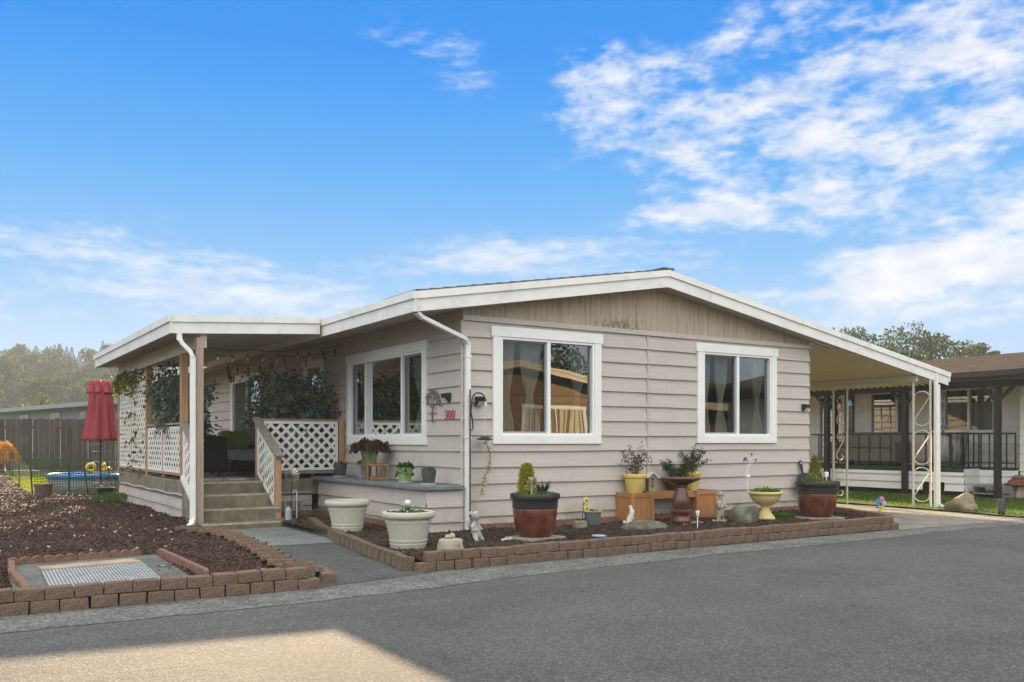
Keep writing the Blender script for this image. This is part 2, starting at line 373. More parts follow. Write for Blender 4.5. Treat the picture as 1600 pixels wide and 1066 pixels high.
sheet('gutter', [(-80, -3.62)] + rag([(-9, -3.66), (-5.7, -3.68), (-2.9, -3.62), (-1.4, -3.42), (1.3, -3.26), (5, -3.18), (6.2, -3.1), (12, -3.1)]) + [(80, -3.1), (80, -2.6), (9.4, -2.64), (6.1, -2.55), (-1.97, -2.66), (-3.1, -3.0), (-80, -2.9)], .004, GUT)
sheet('path', [(-3.2, -3.02), (-1.85, -2.72), (-1.72, -.85), (-.9, 3.15), (-2.75, 3.15), (-2.8, 1.2), (-2.9, -.6), (-3.2, -2.0)], .008, PATHM)
sheet('path_slab', [(-2.75, .35), (-1.55, .25), (-1.0, 2.75), (-2.65, 2.75)], .012, PATCH)
sheet('driveway', [(6.0, -2.6), (9.5, -2.66), (9.75, -1.2), (9.95, 1.0), (10.1, 16), (6.0, 16)], .006, DRIVE)

# bark grounds (low mounds)
def mound(name, poly, z, mat, lump=.02, step=.22):
    """irregular sheet filling a polygon, rounded at its rim"""
    from mathutils.geometry import tessellate_polygon
    bm = bmesh.new(); vs = [bm.verts.new((x, y, z + hgt(x, y))) for x, y in poly]; f = bm.faces.new(vs)
    bmesh.ops.triangulate(bm, faces=[f])
    for _ in range(9):
        es = [e for e in bm.edges if e.calc_length() > step * 2]
        if not es: break
        bmesh.ops.subdivide_edges(bm, edges=es, cuts=1); bmesh.ops.triangulate(bm, faces=[g for g in bm.faces if len(g.verts) > 3])
    for v in bm.verts:
        x, y = v.co.x, v.co.y
        v.co.z = z + hgt(x, y) + lump * (math.sin(x * 2.1 + 1) * math.cos(y * 1.7) + .6 * math.sin(x * 5.3 + y * 4.1))
    me = bpy.data.meshes.new(name); bm.to_mesh(me); bm.free(); me.materials.append(mat)
    me.polygons.foreach_set('use_smooth', [True] * len(me.polygons))
    o = bpy.data.objects.new(name, me); col.objects.link(o); return tag(o, kind='structure')
BARK_POLY = [(-16, -2.92), (-3.25, -2.95), (-3.35, -1.9), (-3.05, -.6), (-2.95, .9), (-2.8, 2.85), (-2.66, 3.4), (-2.66, 10.5), (-1.0, 11.5), (-1.0, 12.6), (-4.12, 13.3), (-16, 13.3)]
BARK_BACK = [(-16, 13.25), (-4.12, 13.25), (-4.02, 22.6), (-3.9, 33), (-16, 33)]
BED_POLY = [(-1.86, -2.52), (5.95, -2.42), (6.75, -.75), (6.95, -.02), (-.1, -.02), (-.62, .0), (-.62, 3.6), (-1.0, 3.9), (-1.6, 3.0), (-1.62, .0), (-1.82, -.9)]
mound('bark_ground', BARK_POLY, .075, SOILL, .018)
mound('bark_ground', BARK_BACK, .075, SOILL, .018)
mound('bed_ground', BED_POLY, .085, SOIL, .014)
def inside(poly, x, y):
    c = np.zeros(len(x), bool); n = len(poly)
    for i in range(n):
        (x0, y0), (x1, y1) = poly[i], poly[i - 1]
        k = ((y0 > y) != (y1 > y)) & (x < (x1 - x0) * (y - y0) / (y1 - y0 + 1e-12) + x0); c ^= k
    return c
def chips(name, x, y, z, size, mat):
    """irregular little chunks"""
    n = len(x); base = np.array([(-1, -1, -.6), (1, -1, -.6), (1, 1, -.6), (-1, 1, -.6), (-.7, -.7, .7), (.8, -.6, .5), (.6, .8, .8), (-.8, .6, .5)])
    q = rng.normal(size=(n, 4)); q /= np.linalg.norm(q, axis=1, keepdims=True); w, a, b, c = q.T
    Rm = np.stack([1 - 2 * (b * b + c * c), 2 * (a * b - c * w), 2 * (a * c + b * w), 2 * (a * b + c * w), 1 - 2 * (a * a + c * c), 2 * (b * c - a * w), 2 * (a * c - b * w), 2 * (b * c + a * w), 1 - 2 * (a * a + b * b)], 1).reshape(n, 3, 3)
    sc = size * np.exp(rng.normal(size=(n, 1, 3)) * .35)
    v = (base[None] * (1 + rng.normal(size=(n, 8, 3)) * .18)) * sc
    v = np.einsum('nij,nkj->nki', Rm, v) + np.stack([x, y, z], 1)[:, None, :]
    f = np.array([(3, 2, 1, 0), (4, 5, 6, 7), (0, 1, 5, 4), (1, 2, 6, 5), (2, 3, 7, 6), (3, 0, 4, 7)])
    return np_obj(name, v.reshape(-1, 3), (np.arange(n)[:, None, None] * 8 + f[None]).reshape(-1, 4), mat)
LAVA = M('lava_chip', (.058, .031, .023), .92, .35, 12, .5, 80, island=.55)
BARKC = M('bark_chip', (.050, .032, .022), .92, .35, 12, .5, 80, island=.6)
PALE = M('pale_chip', (.34, .31, .28), .9, .2, 12, island=.3)
def scatter(poly, n, near=None, pw=1.0):
    xs = np.array([p[0] for p in poly]); ys = np.array([p[1] for p in poly])
    X = rng.uniform(max(xs.min(), -9), xs.max(), n * 6); Y = rng.uniform(ys.min(), ys.max(), n * 6); k = inside(poly, X, Y)
    if near: d = np.hypot(X - CAM.x, Y - CAM.y); k &= rng.uniform(size=len(X)) < np.clip((near / d) ** pw, 0, 1)
    X, Y = X[k][:n], Y[k][:n]; return X, Y
def hg(x, y): t = np.clip((y - 13) / 20, 0, 1); return .30 * t * t * (3 - 2 * t)
def lump(x, y, l): return l * (np.sin(x * 2.1 + 1) * np.cos(y * 1.7) + .6 * np.sin(x * 5.3 + y * 4.1))
x, y = scatter(BARK_POLY, 38000, 9.0, 1.5); xb, yb = scatter(BARK_BACK, 9000); x = np.concatenate([x, xb]); y = np.concatenate([y, yb]); tag(chips('lava_bark_chips', x, y, .086 + hg(x, y) + lump(x, y, .018), .0112, LAVA), 'dark red brown lava bark chips covering the side yard', 'bark', kind='stuff')
x, y = scatter(BED_POLY, 22000, 9.5, 1.5); tag(chips('bark_chips', x, y, .094 + lump(x, y, .014), .0105, BARKC), 'dark brown bark chips covering the front flower bed', 'bark', kind='stuff')
x, y = scatter(BARK_POLY, 260, 8, 1.2); tag(chips('pale_pebbles', x, y, .10 + hg(x, y) + lump(x, y, .018), .014, PALE), 'pale pebbles and chips strewn over the dark bark', 'pebbles', kind='stuff')

# ============================================================ the house
house = thing('mobile_home', 'beige lap-sided single-storey home with white-trimmed windows, low gable roof and number 300', 'house', (0, 0, 0))
LZ = [.05] + [.275 + .2245 * k for k in range(12)] + [2.97]
LZ[-1] = 2.97
def lap_wall(b, O, ud, nd, u0, u1, zl, openings, off=.023, jit=0):
    O = Vector(O); ud = Vector(ud); nd = Vector(nd); up = Vector((0, 0, 1))
    for k in range(len(zl) - 1):
        z0, z1 = zl[k], zl[k + 1]
        cuts = sorted({z0, z1} | {z for o in openings for z in o[2:4] if z0 < z < z1})
        for a, c in zip(cuts, cuts[1:]):
            segs = [(u0, u1)]
            for (p, q, lo, hi) in openings:
                if lo < (a + c) / 2 < hi: segs = [s for (s0, s1) in segs for s in ((s0, min(s1, p)), (max(s0, q), s1)) if s[1] - s[0] > 1e-4]
            of = lambda zz: -.005 + (off + .009) * min(1.0, (z1 - zz) / (z1 - z0) * 1.0); oa = of(a); oc = of(c)
            for (s0, s1) in segs:
                n = max(1, int((s1 - s0) / .6)); us = [s0 + (s1 - s0) * i / n for i in range(n + 1)]
                for ua, ub in zip(us, us[1:]):
                    wv = lambda u, zz: jit * (math.sin(u * 2.3 + zz * 7) + .5 * math.sin(u * 5.1 + zz * 11))
                    P = lambda u, z_, o_, zz: O + ud * u + up * (z_ + wv(u, zz)) + nd * o_
                    b.quad(P(ua, a, oa, z0), P(ub, a, oa, z0), P(ub, c, oc, z1 if c == z1 else z0), P(ua, c, oc, z1 if c == z1 else z0))
                    if a == z0: b.quad(P(ua, a, -.012, z0), P(ub, a, -.012, z0), P(ub, a, oa, z0), P(ua, a, oa, z0))
W1 = (.47, 2.38, 1.275, 2.915); W2 = (4.37, 6.25, 1.285, 2.915); WS = (1.0, 3.97, 1.26, 2.79)
DS = (8.75, 11.2, .70, 2.86); D2 = (5.15, 6.15, 1.9, 2.84)
ins = lambda w, e=.05: (w[0] + e, w[1] - e, w[2] + e, w[3] - e)
b = MB(); lap_wall(b, (0, 0, 0), (1, 0, 0), (0, -1, 0), 0, 7.14, LZ, [ins(W1), ins(W2)], jit=.0035)
# small butt-joint clips and the board above the top lap
for k in range(1, len(LZ) - 1): b.box(3.30, -.0285, LZ[k] + .004, 3.335, -.010, LZ[k] + .21); 
b.build('front_wall', WALL, house)
b = MB(); lap_wall(b, (0, 0, 0), (0, 1, 0), (-1, 0, 0), -.022, 17.5, LZ + [3.12], [ins(WS), ins(DS), ins(D2)], jit=.003)
b.build('side_wall', WALL, house)
b = MB(); lap_wall(b, (7.14, 0, 0), (0, 1, 0), (1, 0, 0), -.022, 17.5, LZ, [], jit=.003); b.box(.0, 17.5, 0, 7.14, 17.6, 3.0); b.build('far_wall', WALL, house)
b = MB(); b.box(-.004, -.034, 2.965, 7.16, 0, 3.035); b.box(-.03, -.03, .05, -.0, 0, 2.96); b.build('corner_trim', WALL, house)
b = MB(); b.box(-.01, -.006, -.1, 7.13, .1, .06); b.box(-.006, .1, -.1, .1, 17.5, .06); b.build('foundation', M('foundation', (.20, .15, .13), .9, .3, 4), house)

# weathered gable boards: vertical grooves, bare grey-brown streaks, mildew at the bottom
def gable_mat():
    m, T, p, out = base_mat('gable_boards')
    co = T.n('ShaderNodeTexCoord').outputs['Object']
    s = T.noise(T.mapping(co, (9, 9, .6)), 1.6, 6, .7, .2); s2 = T.noise(T.mapping(co, (22, 22, .8)), 2.2, 4, .6)
    c = T.ramp(s, [(.30, (.31, .25, .185)), (.48, (.41, .335, .26)), (.70, (.50, .425, .34))])
    c = T.mix(T.m('MULTIPLY', T.sm(s2, .5, .7), .5), c, (.23, .18, .135))
    sp = T.n('ShaderNodeSeparateXYZ'); T.put(sp.inputs[0], co)
    low = T.sm(sp.outputs[2], 3.30, 3.05); mid = T.sm(T.m('ABSOLUTE', T.m('SUBTRACT', sp.outputs[0], 2.75)), .75, .15)
    mil = T.m('MULTIPLY', T.m('MULTIPLY', low, mid), T.sm(T.noise(T.mapping(co, (6, 6, 3)), 2.2, 5, .7), .46, .62))
    c = T.mix(T.m('MULTIPLY', mil, .75), c, (.07, .06, .05))
    T.put(p.inputs['Base Color'], c); p.inputs['Roughness'].default_value = .85; p.inputs['Specular IOR Level'].default_value = .2
    return m
b = MB(); SL = .166; RX = 3.47
def roofz(x): return 3.94 - SL * (RX - x) if x < RX else 3.94 - .1687 * (x - RX)
und = lambda x: roofz(x) - .215
xs = [i * .1 for i in range(72)] + [7.14]
for i in range(len(xs) - 1):
    x0, x1 = xs[i], xs[i + 1]; g = .0035; y0 = -.010 - .001 * (i * 7 % 3)
    b.poly([(x0 + g / 2, y0, 3.03), (x1 - g / 2, y0, 3.03), (x1 - g / 2, y0, und(x1)), (x0 + g / 2, y0, und(x0))])
    b.poly([(x1 - g / 2, y0, 3.03), (x1 + g / 2, .004, 3.03), (x1 + g / 2, .004, und(x1)), (x1 - g / 2, y0, und(x1))])
    b.poly([(x0 + g / 2, y0, 3.03), (x0 + g / 2, y0, und(x0)), (x0, .004, und(x0)), (x0, .004, 3.03)])
b.box(3.085, -.022, 3.035, 3.10, -.012, und(3.1))
b.build('gable_panel', gable_mat(), house)

# roof: shingles, soffits, fascias
YF, YB = -.30, 17.8; EX, TX = -.87, 10.94; CY = 9.0
b = MB()
b.prism([(EX, YF, roofz(EX) + .02), (RX, YF, roofz(RX) + .02), (RX, YF, roofz(RX) - .03), (EX, YF, roofz(EX) - .03)], (0, YB - YF, 0))
b.prism([(RX, YF, roofz(RX) + .02), (7.7, YF, roofz(7.7) + .02), (7.7, YF, roofz(7.7) - .03), (RX, YF, roofz(RX) - .03)], (0, YB - YF, 0))
rf = b.build('roof', SHING, house)
b = MB()
for k in range(0, 21):                                   # shingle courses read as a ragged dark edge over the fascia
    x = EX + .02 + k * .205; b.prism([(x, YF - .012, roofz(x) + .018), (x + .2, YF - .012, roofz(x + .2) + .016), (x + .2, YF - .012, roofz(x + .2) + .030), (x, YF - .012, roofz(x) + .042)], (0, 1.0, 0))
b.box(RX - .10, YF - .02, 3.955, RX + .12, YB, 3.99)
b.build('shingle_course', SHING, house)
b = MB()
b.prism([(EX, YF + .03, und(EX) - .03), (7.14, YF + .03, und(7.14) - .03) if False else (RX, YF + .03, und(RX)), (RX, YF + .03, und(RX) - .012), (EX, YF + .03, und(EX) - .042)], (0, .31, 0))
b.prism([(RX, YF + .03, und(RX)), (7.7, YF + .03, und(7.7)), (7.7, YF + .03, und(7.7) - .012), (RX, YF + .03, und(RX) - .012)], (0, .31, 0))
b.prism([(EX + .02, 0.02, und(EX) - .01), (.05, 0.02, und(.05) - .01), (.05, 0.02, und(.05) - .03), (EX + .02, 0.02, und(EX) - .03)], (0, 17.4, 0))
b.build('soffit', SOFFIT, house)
def fascia(b, p, q, h1=.095, h2=.165, nd=(0, -1, 0), t=.05):
    """two-tier fascia from p to q (top edge), outward nd"""
    p = Vector(p); q = Vector(q); nd = Vector(nd); u = Vector((0, 0, 1))
    b.hexa([p - u * h1, q - u * h1, q - u * h1 + nd * t, p - u * h1 + nd * t, p, q, q + nd * t, p + nd * t])
    t2 = t * .45
    b.hexa([p - u * (h1 + h2), q - u * (h1 + h2), q - u * (h1 + h2) + nd * t2, p - u * (h1 + h2) + nd * t2, p - u * (h1 - .002), q - u * (h1 - .002), q - u * (h1 - .002) + nd * t2, p - u * (h1 - .002) + nd * t2])
z_ = lambda x, y=YF: (x, y, roofz(x) + .012)
b = MB(); fascia(b, z_(EX), z_(RX)); b.build('rake_fascia', FASC, house)
b = MB(); fascia(b, z_(RX), z_(TX)); b.build('rake_fascia', FASC, house)
b = MB(); fascia(b, (EX, YF - .05, roofz(EX) + .012), (EX, YB, roofz(EX) + .012), nd=(-1, 0, 0)); b.build('eave_gutter', FASC, house)

# ---------------------------------------------------------------- windows
def glass_mat(name, tint, f0, gl=(.95, 1, .97)):
    m, T, p, out = base_mat(name); nt = T.nt
    gl_ = T.n('ShaderNodeBsdfGlossy'); gl_.inputs['Roughness'].default_value = 0.0; T.put(gl_.inputs[0], gl)
    co = T.n('ShaderNodeTexCoord').outputs['Object']
    bp = T.n('ShaderNodeBump'); bp.inputs['Strength'].default_value = .16; bp.inputs['Distance'].default_value = .02
    T.put(bp.inputs['Height'], T.noise(co, 1.1, 1, .4)); T.put(gl_.inputs['Normal'], bp.outputs[0])
    tr = T.n('ShaderNodeBsdfTransparent'); T.put(tr.inputs[0], tint)
    lw = T.n('ShaderNodeFresnel'); lw.inputs['IOR'].default_value = 1.5
    mx = T.n('ShaderNodeMixShader'); T.put(mx.inputs[0], T.m('ADD', T.m('MULTIPLY', lw.outputs[0], 1.5 if f0 > .05 else .45), f0, clamp=True))
    nt.links.new(tr.outputs[0], mx.inputs[1]); nt.links.new(gl_.outputs[0], mx.inputs[2]); nt.links.new(mx.outputs[0], out.inputs[0])
    return m
GLASS = glass_mat('window_glass', (.70, .76, .74), .125)
SCREEN = glass_mat('screened_glass', (.62, .64, .64), .05, (.8, .83, .83))
SHEER = leaf_mat('sheer_curtain', (.60, .61, .58), (.62, .63, .60), .4, .8, .02)
def P3(O, ud, nd, u, z, n): return Vector(O) + Vector(ud) * u + Vector(nd) * n + Vector((0, 0, z))
def wbox(b, O, ud, nd, u0, u1, z0, z1, n0, n1):
    c = [P3(O, ud, nd, u, z, n) for z in (z0, z1) for (u, n) in ((u0, n0), (u1, n0), (u1, n1), (u0, n1))]; b.hexa(c)
def curtain(parent, O, ud, nd, u0, u1, z0, z1, tie=None, n=-.16, mat=None, folds=7):
    b = MB(); N, K = 40, 16; vs = []; fs = []
    for j in range(K + 1):
        z = z1 + (z0 - z1) * j / K; f = 1.0; c = (u0 + u1) / 2; sh = 0
        if tie: g = math.exp(-((z - (z0 + (z1 - z0) * .42)) / .28) ** 2); f = 1 - .68 * g; sh = tie * g * (u1 - u0) * .3
        for i in range(N + 1):
            t = i / N; u = c + sh + (t - .5) * (u1 - u0) * f; vs.append(P3(O, ud, nd, u, z, n + .025 * math.sin(t * folds * 6.283 + .6 * math.sin(z * 2)) * (1.2 - .5 * (1 - f))))
    fs = [(j * (N + 1) + i, j * (N + 1) + i + 1, (j + 1) * (N + 1) + i + 1, (j + 1) * (N + 1) + i) for j in range(K) for i in range(N)]
    b.add(vs, fs); return b.build('curtain', mat or SHEER, parent, smooth='all')
MESHD = M('insect_screen', (.062, .068, .058), .8, .1, 3, spec=.25)
def window(parent, O, ud, nd, w, mulls, trim=(.13, .13, .14, .12), screens=(), solid=(), room=1.6, head=.03, curtains=(), flat=False):
    u0, u1, z0, z1 = w; a, b_, c, d = trim                    # left, right, top, bottom trim widths
    f = MB()
    wbox(f, O, ud, nd, u0, u0 + a, z0, z1 - c, -.02, .046); wbox(f, O, ud, nd, u1 - b_, u1, z0, z1 - c, -.02, .046)
    wbox(f, O, ud, nd, u0 - head, u1 + head, z1 - c, z1, -.02, .052); wbox(f, O, ud, nd, u0 + a, u1 - b_, z0, z0 + d, -.02, .046)
    win = f.build('window', TRIM, parent, bevel=.004)
    g0, g1, h0, h1 = u0 + a, u1 - b_, z0 + d, z1 - c; t = .035
    f = MB()
    for (p, q, r, s) in ((g0, g0 + t, h0, h1), (g1 - t, g1, h0, h1), (g0 + t, g1 - t, h0, h0 + t), (g0 + t, g1 - t, h1 - t, h1)): wbox(f, O, ud, nd, p, q, r, s, -.07, .034)
    for m in mulls: wbox(f, O, ud, nd, m - .028, m + .028, h0 + t, h1 - t, -.065, .030)
    f.build('frame', VINYL, win, bevel=.003)
    ed = [g0 + t] + [x for m in mulls for x in (m - .028, m + .028)] + [g1 - t]
    for i in range(0, len(ed), 2):
        f = MB(); f.quad(*[P3(O, ud, nd, u, z, -.03) for u, z in ((ed[i], h0 + t), (ed[i + 1], h0 + t), (ed[i + 1], h1 - t), (ed[i], h1 - t))])
        f.build('pane', MESHD if i // 2 in solid else SCREEN if i // 2 in screens else GLASS, win)
        if i // 2 in screens:
            f = MB(); e = .022
            for (p, q, r, s) in ((ed[i], ed[i] + e, h0 + t, h1 - t), (ed[i + 1] - e, ed[i + 1], h0 + t, h1 - t), (ed[i] + e, ed[i + 1] - e, h0 + t, h0 + t + e), (ed[i] + e, ed[i + 1] - e, h1 - t - e, h1 - t)): wbox(f, O, ud, nd, p, q, r, s, -.028, -.006)
            f.build('screen_frame', M('screen_frame', (.27, .27, .28), .5, .05), win)
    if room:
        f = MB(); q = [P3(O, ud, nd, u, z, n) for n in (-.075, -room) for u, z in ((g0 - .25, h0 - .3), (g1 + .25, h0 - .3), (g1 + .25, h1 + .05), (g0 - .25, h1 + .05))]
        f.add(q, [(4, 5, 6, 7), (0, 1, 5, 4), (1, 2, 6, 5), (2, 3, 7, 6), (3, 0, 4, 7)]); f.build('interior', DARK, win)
    for (p, q, tie) in curtains: curtain(win, O, ud, nd, p, q, h0 - .05, h1 + .0, tie)
    return win
FO = ((0, 0, 0), (1, 0, 0), (0, -1, 0)); SO = ((0, 0, 0), (0, 1, 0), (-1, 0, 0))
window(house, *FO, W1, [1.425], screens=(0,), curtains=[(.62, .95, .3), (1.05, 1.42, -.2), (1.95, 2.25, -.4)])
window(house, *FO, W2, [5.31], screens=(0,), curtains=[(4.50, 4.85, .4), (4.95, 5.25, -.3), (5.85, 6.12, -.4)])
window(house, *SO, WS, [1.83, 3.2], trim=(.12, .12, .14, .13), screens=(0, 2), curtains=[(1.12, 1.80, .01), (3.25, 3.85, .01)])
b2 = window(house, *SO, D2, [], screens=(0,), trim=(.12, .12, .1, .1), curtains=[(5.3, 5.65, .0), (5.75, 6.0, 0)])
# patio door
window(house, *SO, DS, [9.95], solid=(1,), screens=(0,), trim=(.12, .12, .13, .04), curtains=[(8.9, 9.3, 0)])

# gable-end downspout: from the eave gutter diagonally to the corner and down
def downspout(name, pts, w=.07, d=.055, parent=None):
    b = MB()
    P = [Vector(p) for p in pts]
    for i in range(len(P) - 1): b.bar(P[i], P[i + 1] + (P[i + 1] - P[i]).normalized() * .02, w, d)
    return b.build(name, WHITEM, parent, bevel=.008)
ds = downspout('downspout', [(EX + .04, YF + .02, 2.97), (EX + .12, YF + .05, 2.92), (-.02, -.10, 2.70), (.045, -.065, 2.62)], parent=house)
b = MB(); b.box(.012, -.10, .10, .082, -.030, 2.66); b.build('downspout', WHITEM, house, bevel=.008)
b = MB()
for z in (2.45, 1.35, .22): b.box(.005, -.106, z, .089, -.022, z + .03)
b.build('downspout_strap', WHITEM, house)
# vents in the skirting come with the ledge and porch
# ============================================================ porch
porch = thing('porch', 'covered entry porch with white lattice panels, cedar posts and mossy concrete steps', 'porch', (0, 0, 0))
DZ, DX, DF, DB = .68, -2.70, 4.15, 10.05
PX, PF, PB = -3.17, 2.92, 10.04
pz = lambda x: 3.265 + (x - EX) * .058
# roof slab, ceiling and two-tier fascia
b = MB(); b.prism([(PX, PF, pz(PX) - .01), (EX, PF, pz(EX) - .01), (EX, PF, pz(EX) - .05), (PX, PF, pz(PX) - .05)], (0, PB - PF, 0))
b.build('porch_roof', M('porch_roof_metal', (.5, .5, .5), .5), porch)
b = MB()
n = 26
for i in range(n):                                                   # pan ceiling with small ribs
    y0 = PF + .05 + (PB - PF - .1) * i / n; y1 = PF + .05 + (PB - PF - .1) * (i + 1) / n
    b.quad((PX + .03, y0, pz(PX) - .17), (EX, y0, pz(EX) - .17), (EX, y1 - .02, pz(EX) - .17), (PX + .03, y1 - .02, pz(PX) - .17))
    b.prism([(PX + .03, y1 - .02, pz(PX) - .171), (EX, y1 - .02, pz(EX) - .171), (EX, y1 - .02, pz(EX) - .185), (PX + .03, y1 - .02, pz(PX) - .185)], (0, .02, 0))
b.build('ceiling', PANW, porch)
b = MB(); fascia(b, (PX - .02, PF, pz(PX)), (EX - .06, PF, pz(EX))); b.build('fascia', FASC, porch)
b = MB(); fascia(b, (PX, PF - .05, pz(PX)), (PX, PB, pz(PX)), nd=(-1, 0, 0)); b.build('fascia', FASC, porch)
b = MB(); fascia(b, (PX, PB, pz(PX)), (EX, PB, pz(EX)), nd=(0, 1, 0)); b.build('fascia', FASC, porch)
b = MB(); b.box(DX - .05, PF + .08, 2.70, DX + .05, PB - .05, 2.925); b.build('beam', M('beam_paint', (.58, .54, .49), .6), porch)
# deck slab and skirting
b = MB(); b.hexa([(DX - .03, DF, .40), (-.03, DF, .40), (-.03, DB, .40), (DX - .03, DB, .40), (DX - .03, DF, DZ), (-.03, DF, DZ), (-.03, DB, DZ), (DX - .03, DB, DZ)])
b.build('deck', CONC, porch, bevel=.02)
b = MB()
b2_ = MB(); lap_wall(b2_, (DX + .0, 0, 0), (0, 1, 0), (-1, 0, 0), DF + .02, DB, [.0, .23, .45], [], jit=.006)
b2_.tube([(DX - .03, DF + .02 + i * .4, .45 + .012 * math.sin(i * 1.7)) for i in range(15)], .014, 6)
b2_.build('skirting', WALL, porch)
b2_ = MB(); lap_wall(b2_, (0, DF + .02, 0), (1, 0, 0), (0, -1, 0), -1.45, -.6, [.02, .23, .44], [], jit=.004)
b2_.box(-1.45, DF - .03, .44, -.6, DF + .01, .455); b2_.build('skirting', WALL, porch)
# crawl-space vent in the front skirting
v = MB(); v.box(-1.22, DF - .025, .10, -.78, DF - .004, .33)
vt = v.build('vent', M('vent_frame', (.50, .48, .45), .5), porch)
v = MB()
for i in range(3): v.box(-1.20 + i * .143, DF - .028, .125, -1.20 + i * .143 + .115, DF - .0255, .305)
v.build('vent_screen', M('vent_screen', (.20, .20, .20), .8, .4, 60), vt)
NOSE = M('worn_edge', (.30, .275, .22), .9, .25, 9, .4, 60, dirt=(.15, .14, .09), dirt_s=5, dirt_a=.6)
# steps: four risers of worn mossy concrete
ST = [(2.80, -.02, .10, -2.80, -1.36), (3.10, .098, .295, -2.74, -1.50), (3.45, .293, .49, -2.74, -1.50), (3.80, .488, .672, -2.74, -1.50)]
for (y, z0, z1, x0, x1) in ST:
    b = MB(); N = 14; pr = []
    for i in range(N + 1):
        x = x0 + (x1 - x0) * i / N; w = .008 * math.sin(x * 9 + y * 5) + .005 * math.sin(x * 23 + y)
        pr.append([(x, y + .0 + w, z0), (x, y - .018 + w, z1 - .025), (x, y - .006 + w, z1), (x, DF + .02, z1), (x, DF + .02, z0)])
    fs = []
    vs = [p for r_ in pr for p in r_]
    for i in range(N):
        for k in range(5): fs.append((i * 5 + k, (i + 1) * 5 + k, (i + 1) * 5 + (k + 1) % 5, i * 5 + (k + 1) % 5))
    fs += [(0, 1, 2, 3, 4), tuple(N * 5 + k for k in (4, 3, 2, 1, 0))]
    b.add(vs, fs); b.mi = [1 if (i < N * 5 and i % 5 == 1) else 0 for i in range(len(fs))]; b.build('step', [CONC, NOSE], porch)
# posts
def post(name, x, y, z0, z1, w=.09, mat=CEDAR, d=None):
    b = MB(); d = d or w; b.box(x - w / 2, y - d / 2, z0, x + w / 2, y + d / 2, z1); return b.build(name, mat, porch, bevel=.006)
post('post', -2.76, 2.98, .10, 2.84, .10, POSTW)
post('post', DX, DF + .06, .66, 2.72, .11, CEDAR)
post('post', DX, 7.02, .66, 2.72, .10, CEDAR)
post('post', DX, 9.98, .66, 2.72, .10, CEDARH)
for y in (5.68, 8.58): post('stud', DX, y, .70, 1.60 if y < 7 else 2.45, .05, CEDARH, .09)
post('newel', -1.51, DF + .05, .66, 1.66, .09, CEDAR); post('newel', -1.53, 3.14, .10, 1.07, .09, CEDAR); post('newel', -.075, DF - .02, .70, 1.69, .09, CEDAR)

def lattice(parent, O, ud, nd, U0, U1, V0, V1, shear=0.0, pitch=.178, w=.050, name='lattice', fr=.045):
    """diagonal white strips in two layers inside a thin frame; shear tilts the panel along a stair"""
    b = MB(); O = Vector(O); ud = Vector(ud); nd = Vector(nd); up = Vector((0, 0, 1))
    Q = lambda u, v, n: O + ud * u + up * (v + shear * (u - U0)) + nd * n
    hw = w * .7071
    for s, n0 in ((1, 0.0), (-1, .0045)):
        lo = (U0 - V1) if s == 1 else (U0 + V0); hi = (U1 - V0) if s == 1 else (U1 + V1)
        c = lo
        while c < hi:
            c += pitch
            ends = []
            for cc in (c - hw, c + hw):                               # clip u - s*v = cc to the rectangle
                if s == 1: ua = max(U0, cc + V0); ub = min(U1, cc + V1)
                else: ua = max(U0, cc - V1); ub = min(U1, cc - V0)
                ends.append((ua, ub, cc))
            if any(e[1] - e[0] < .004 for e in ends): continue
            V = lambda u, cc: (u - cc) if s == 1 else (cc - u)
            (a0, a1, ca), (b0, b1, cb) = ends
            f = [Q(a0, V(a0, ca), n0), Q(a1, V(a1, ca), n0), Q(b1, V(b1, cb), n0), Q(b0, V(b0, cb), n0)]
            g = [p + nd * .004 for p in f]; b.hexa(f + g)
    for (p, q, r_, s_) in ((U0, U0 + fr, V0, V1), (U1 - fr, U1, V0, V1), (U0 + fr, U1 - fr, V0, V0 + fr), (U0 + fr, U1 - fr, V1 - fr, V1)):
        b.hexa([Q(u, v_, n) for v_, in ((r_,), (s_,)) for (u, n) in ((p, -.004), (q, -.004), (q, .014), (p, .014))])
    return b.build(name, LATT, parent)
SX = (DX - .01, 0, 0)
for (u0, u1, v1) in ((4.30, 5.64, 1.56), (5.72, 6.96, 1.56), (7.08, 8.54, 2.45), (8.62, 9.92, 2.45)):
    lattice(porch, SX, (0, 1, 0), (-1, 0, 0), u0, u1, .80, v1)
def rail(x0, y0, z0, x1, y1, z1, w, h, mat=CEDARH, name='rail'):
    b = MB(); b.bar((x0, y0, z0), (x1, y1, z1), w, h); return b.build(name, mat, porch, bevel=.005)
rail(DX, DF + .12, 1.60, DX, 6.97, 1.60, .11, .035); rail(DX, DF + .12, .775, DX, 6.97, .775, .07, .04); rail(DX, 7.07, .775, DX, 9.93, .775, .07, .04); rail(DX, 7.07, 2.47, DX, 9.93, 2.47, .07, .04)
# front panel between newel and house
lattice(porch, (0, DF - .01, 0), (1, 0, 0), (0, -1, 0), -1.44, -.14, .82, 1.655)
rail(-1.47, DF + .02, 1.675, -.03, DF + .02, 1.675, .10, .035); rail(-1.46, DF + .02, .785, -.12, DF + .02, .785, .07, .045, GREYW)
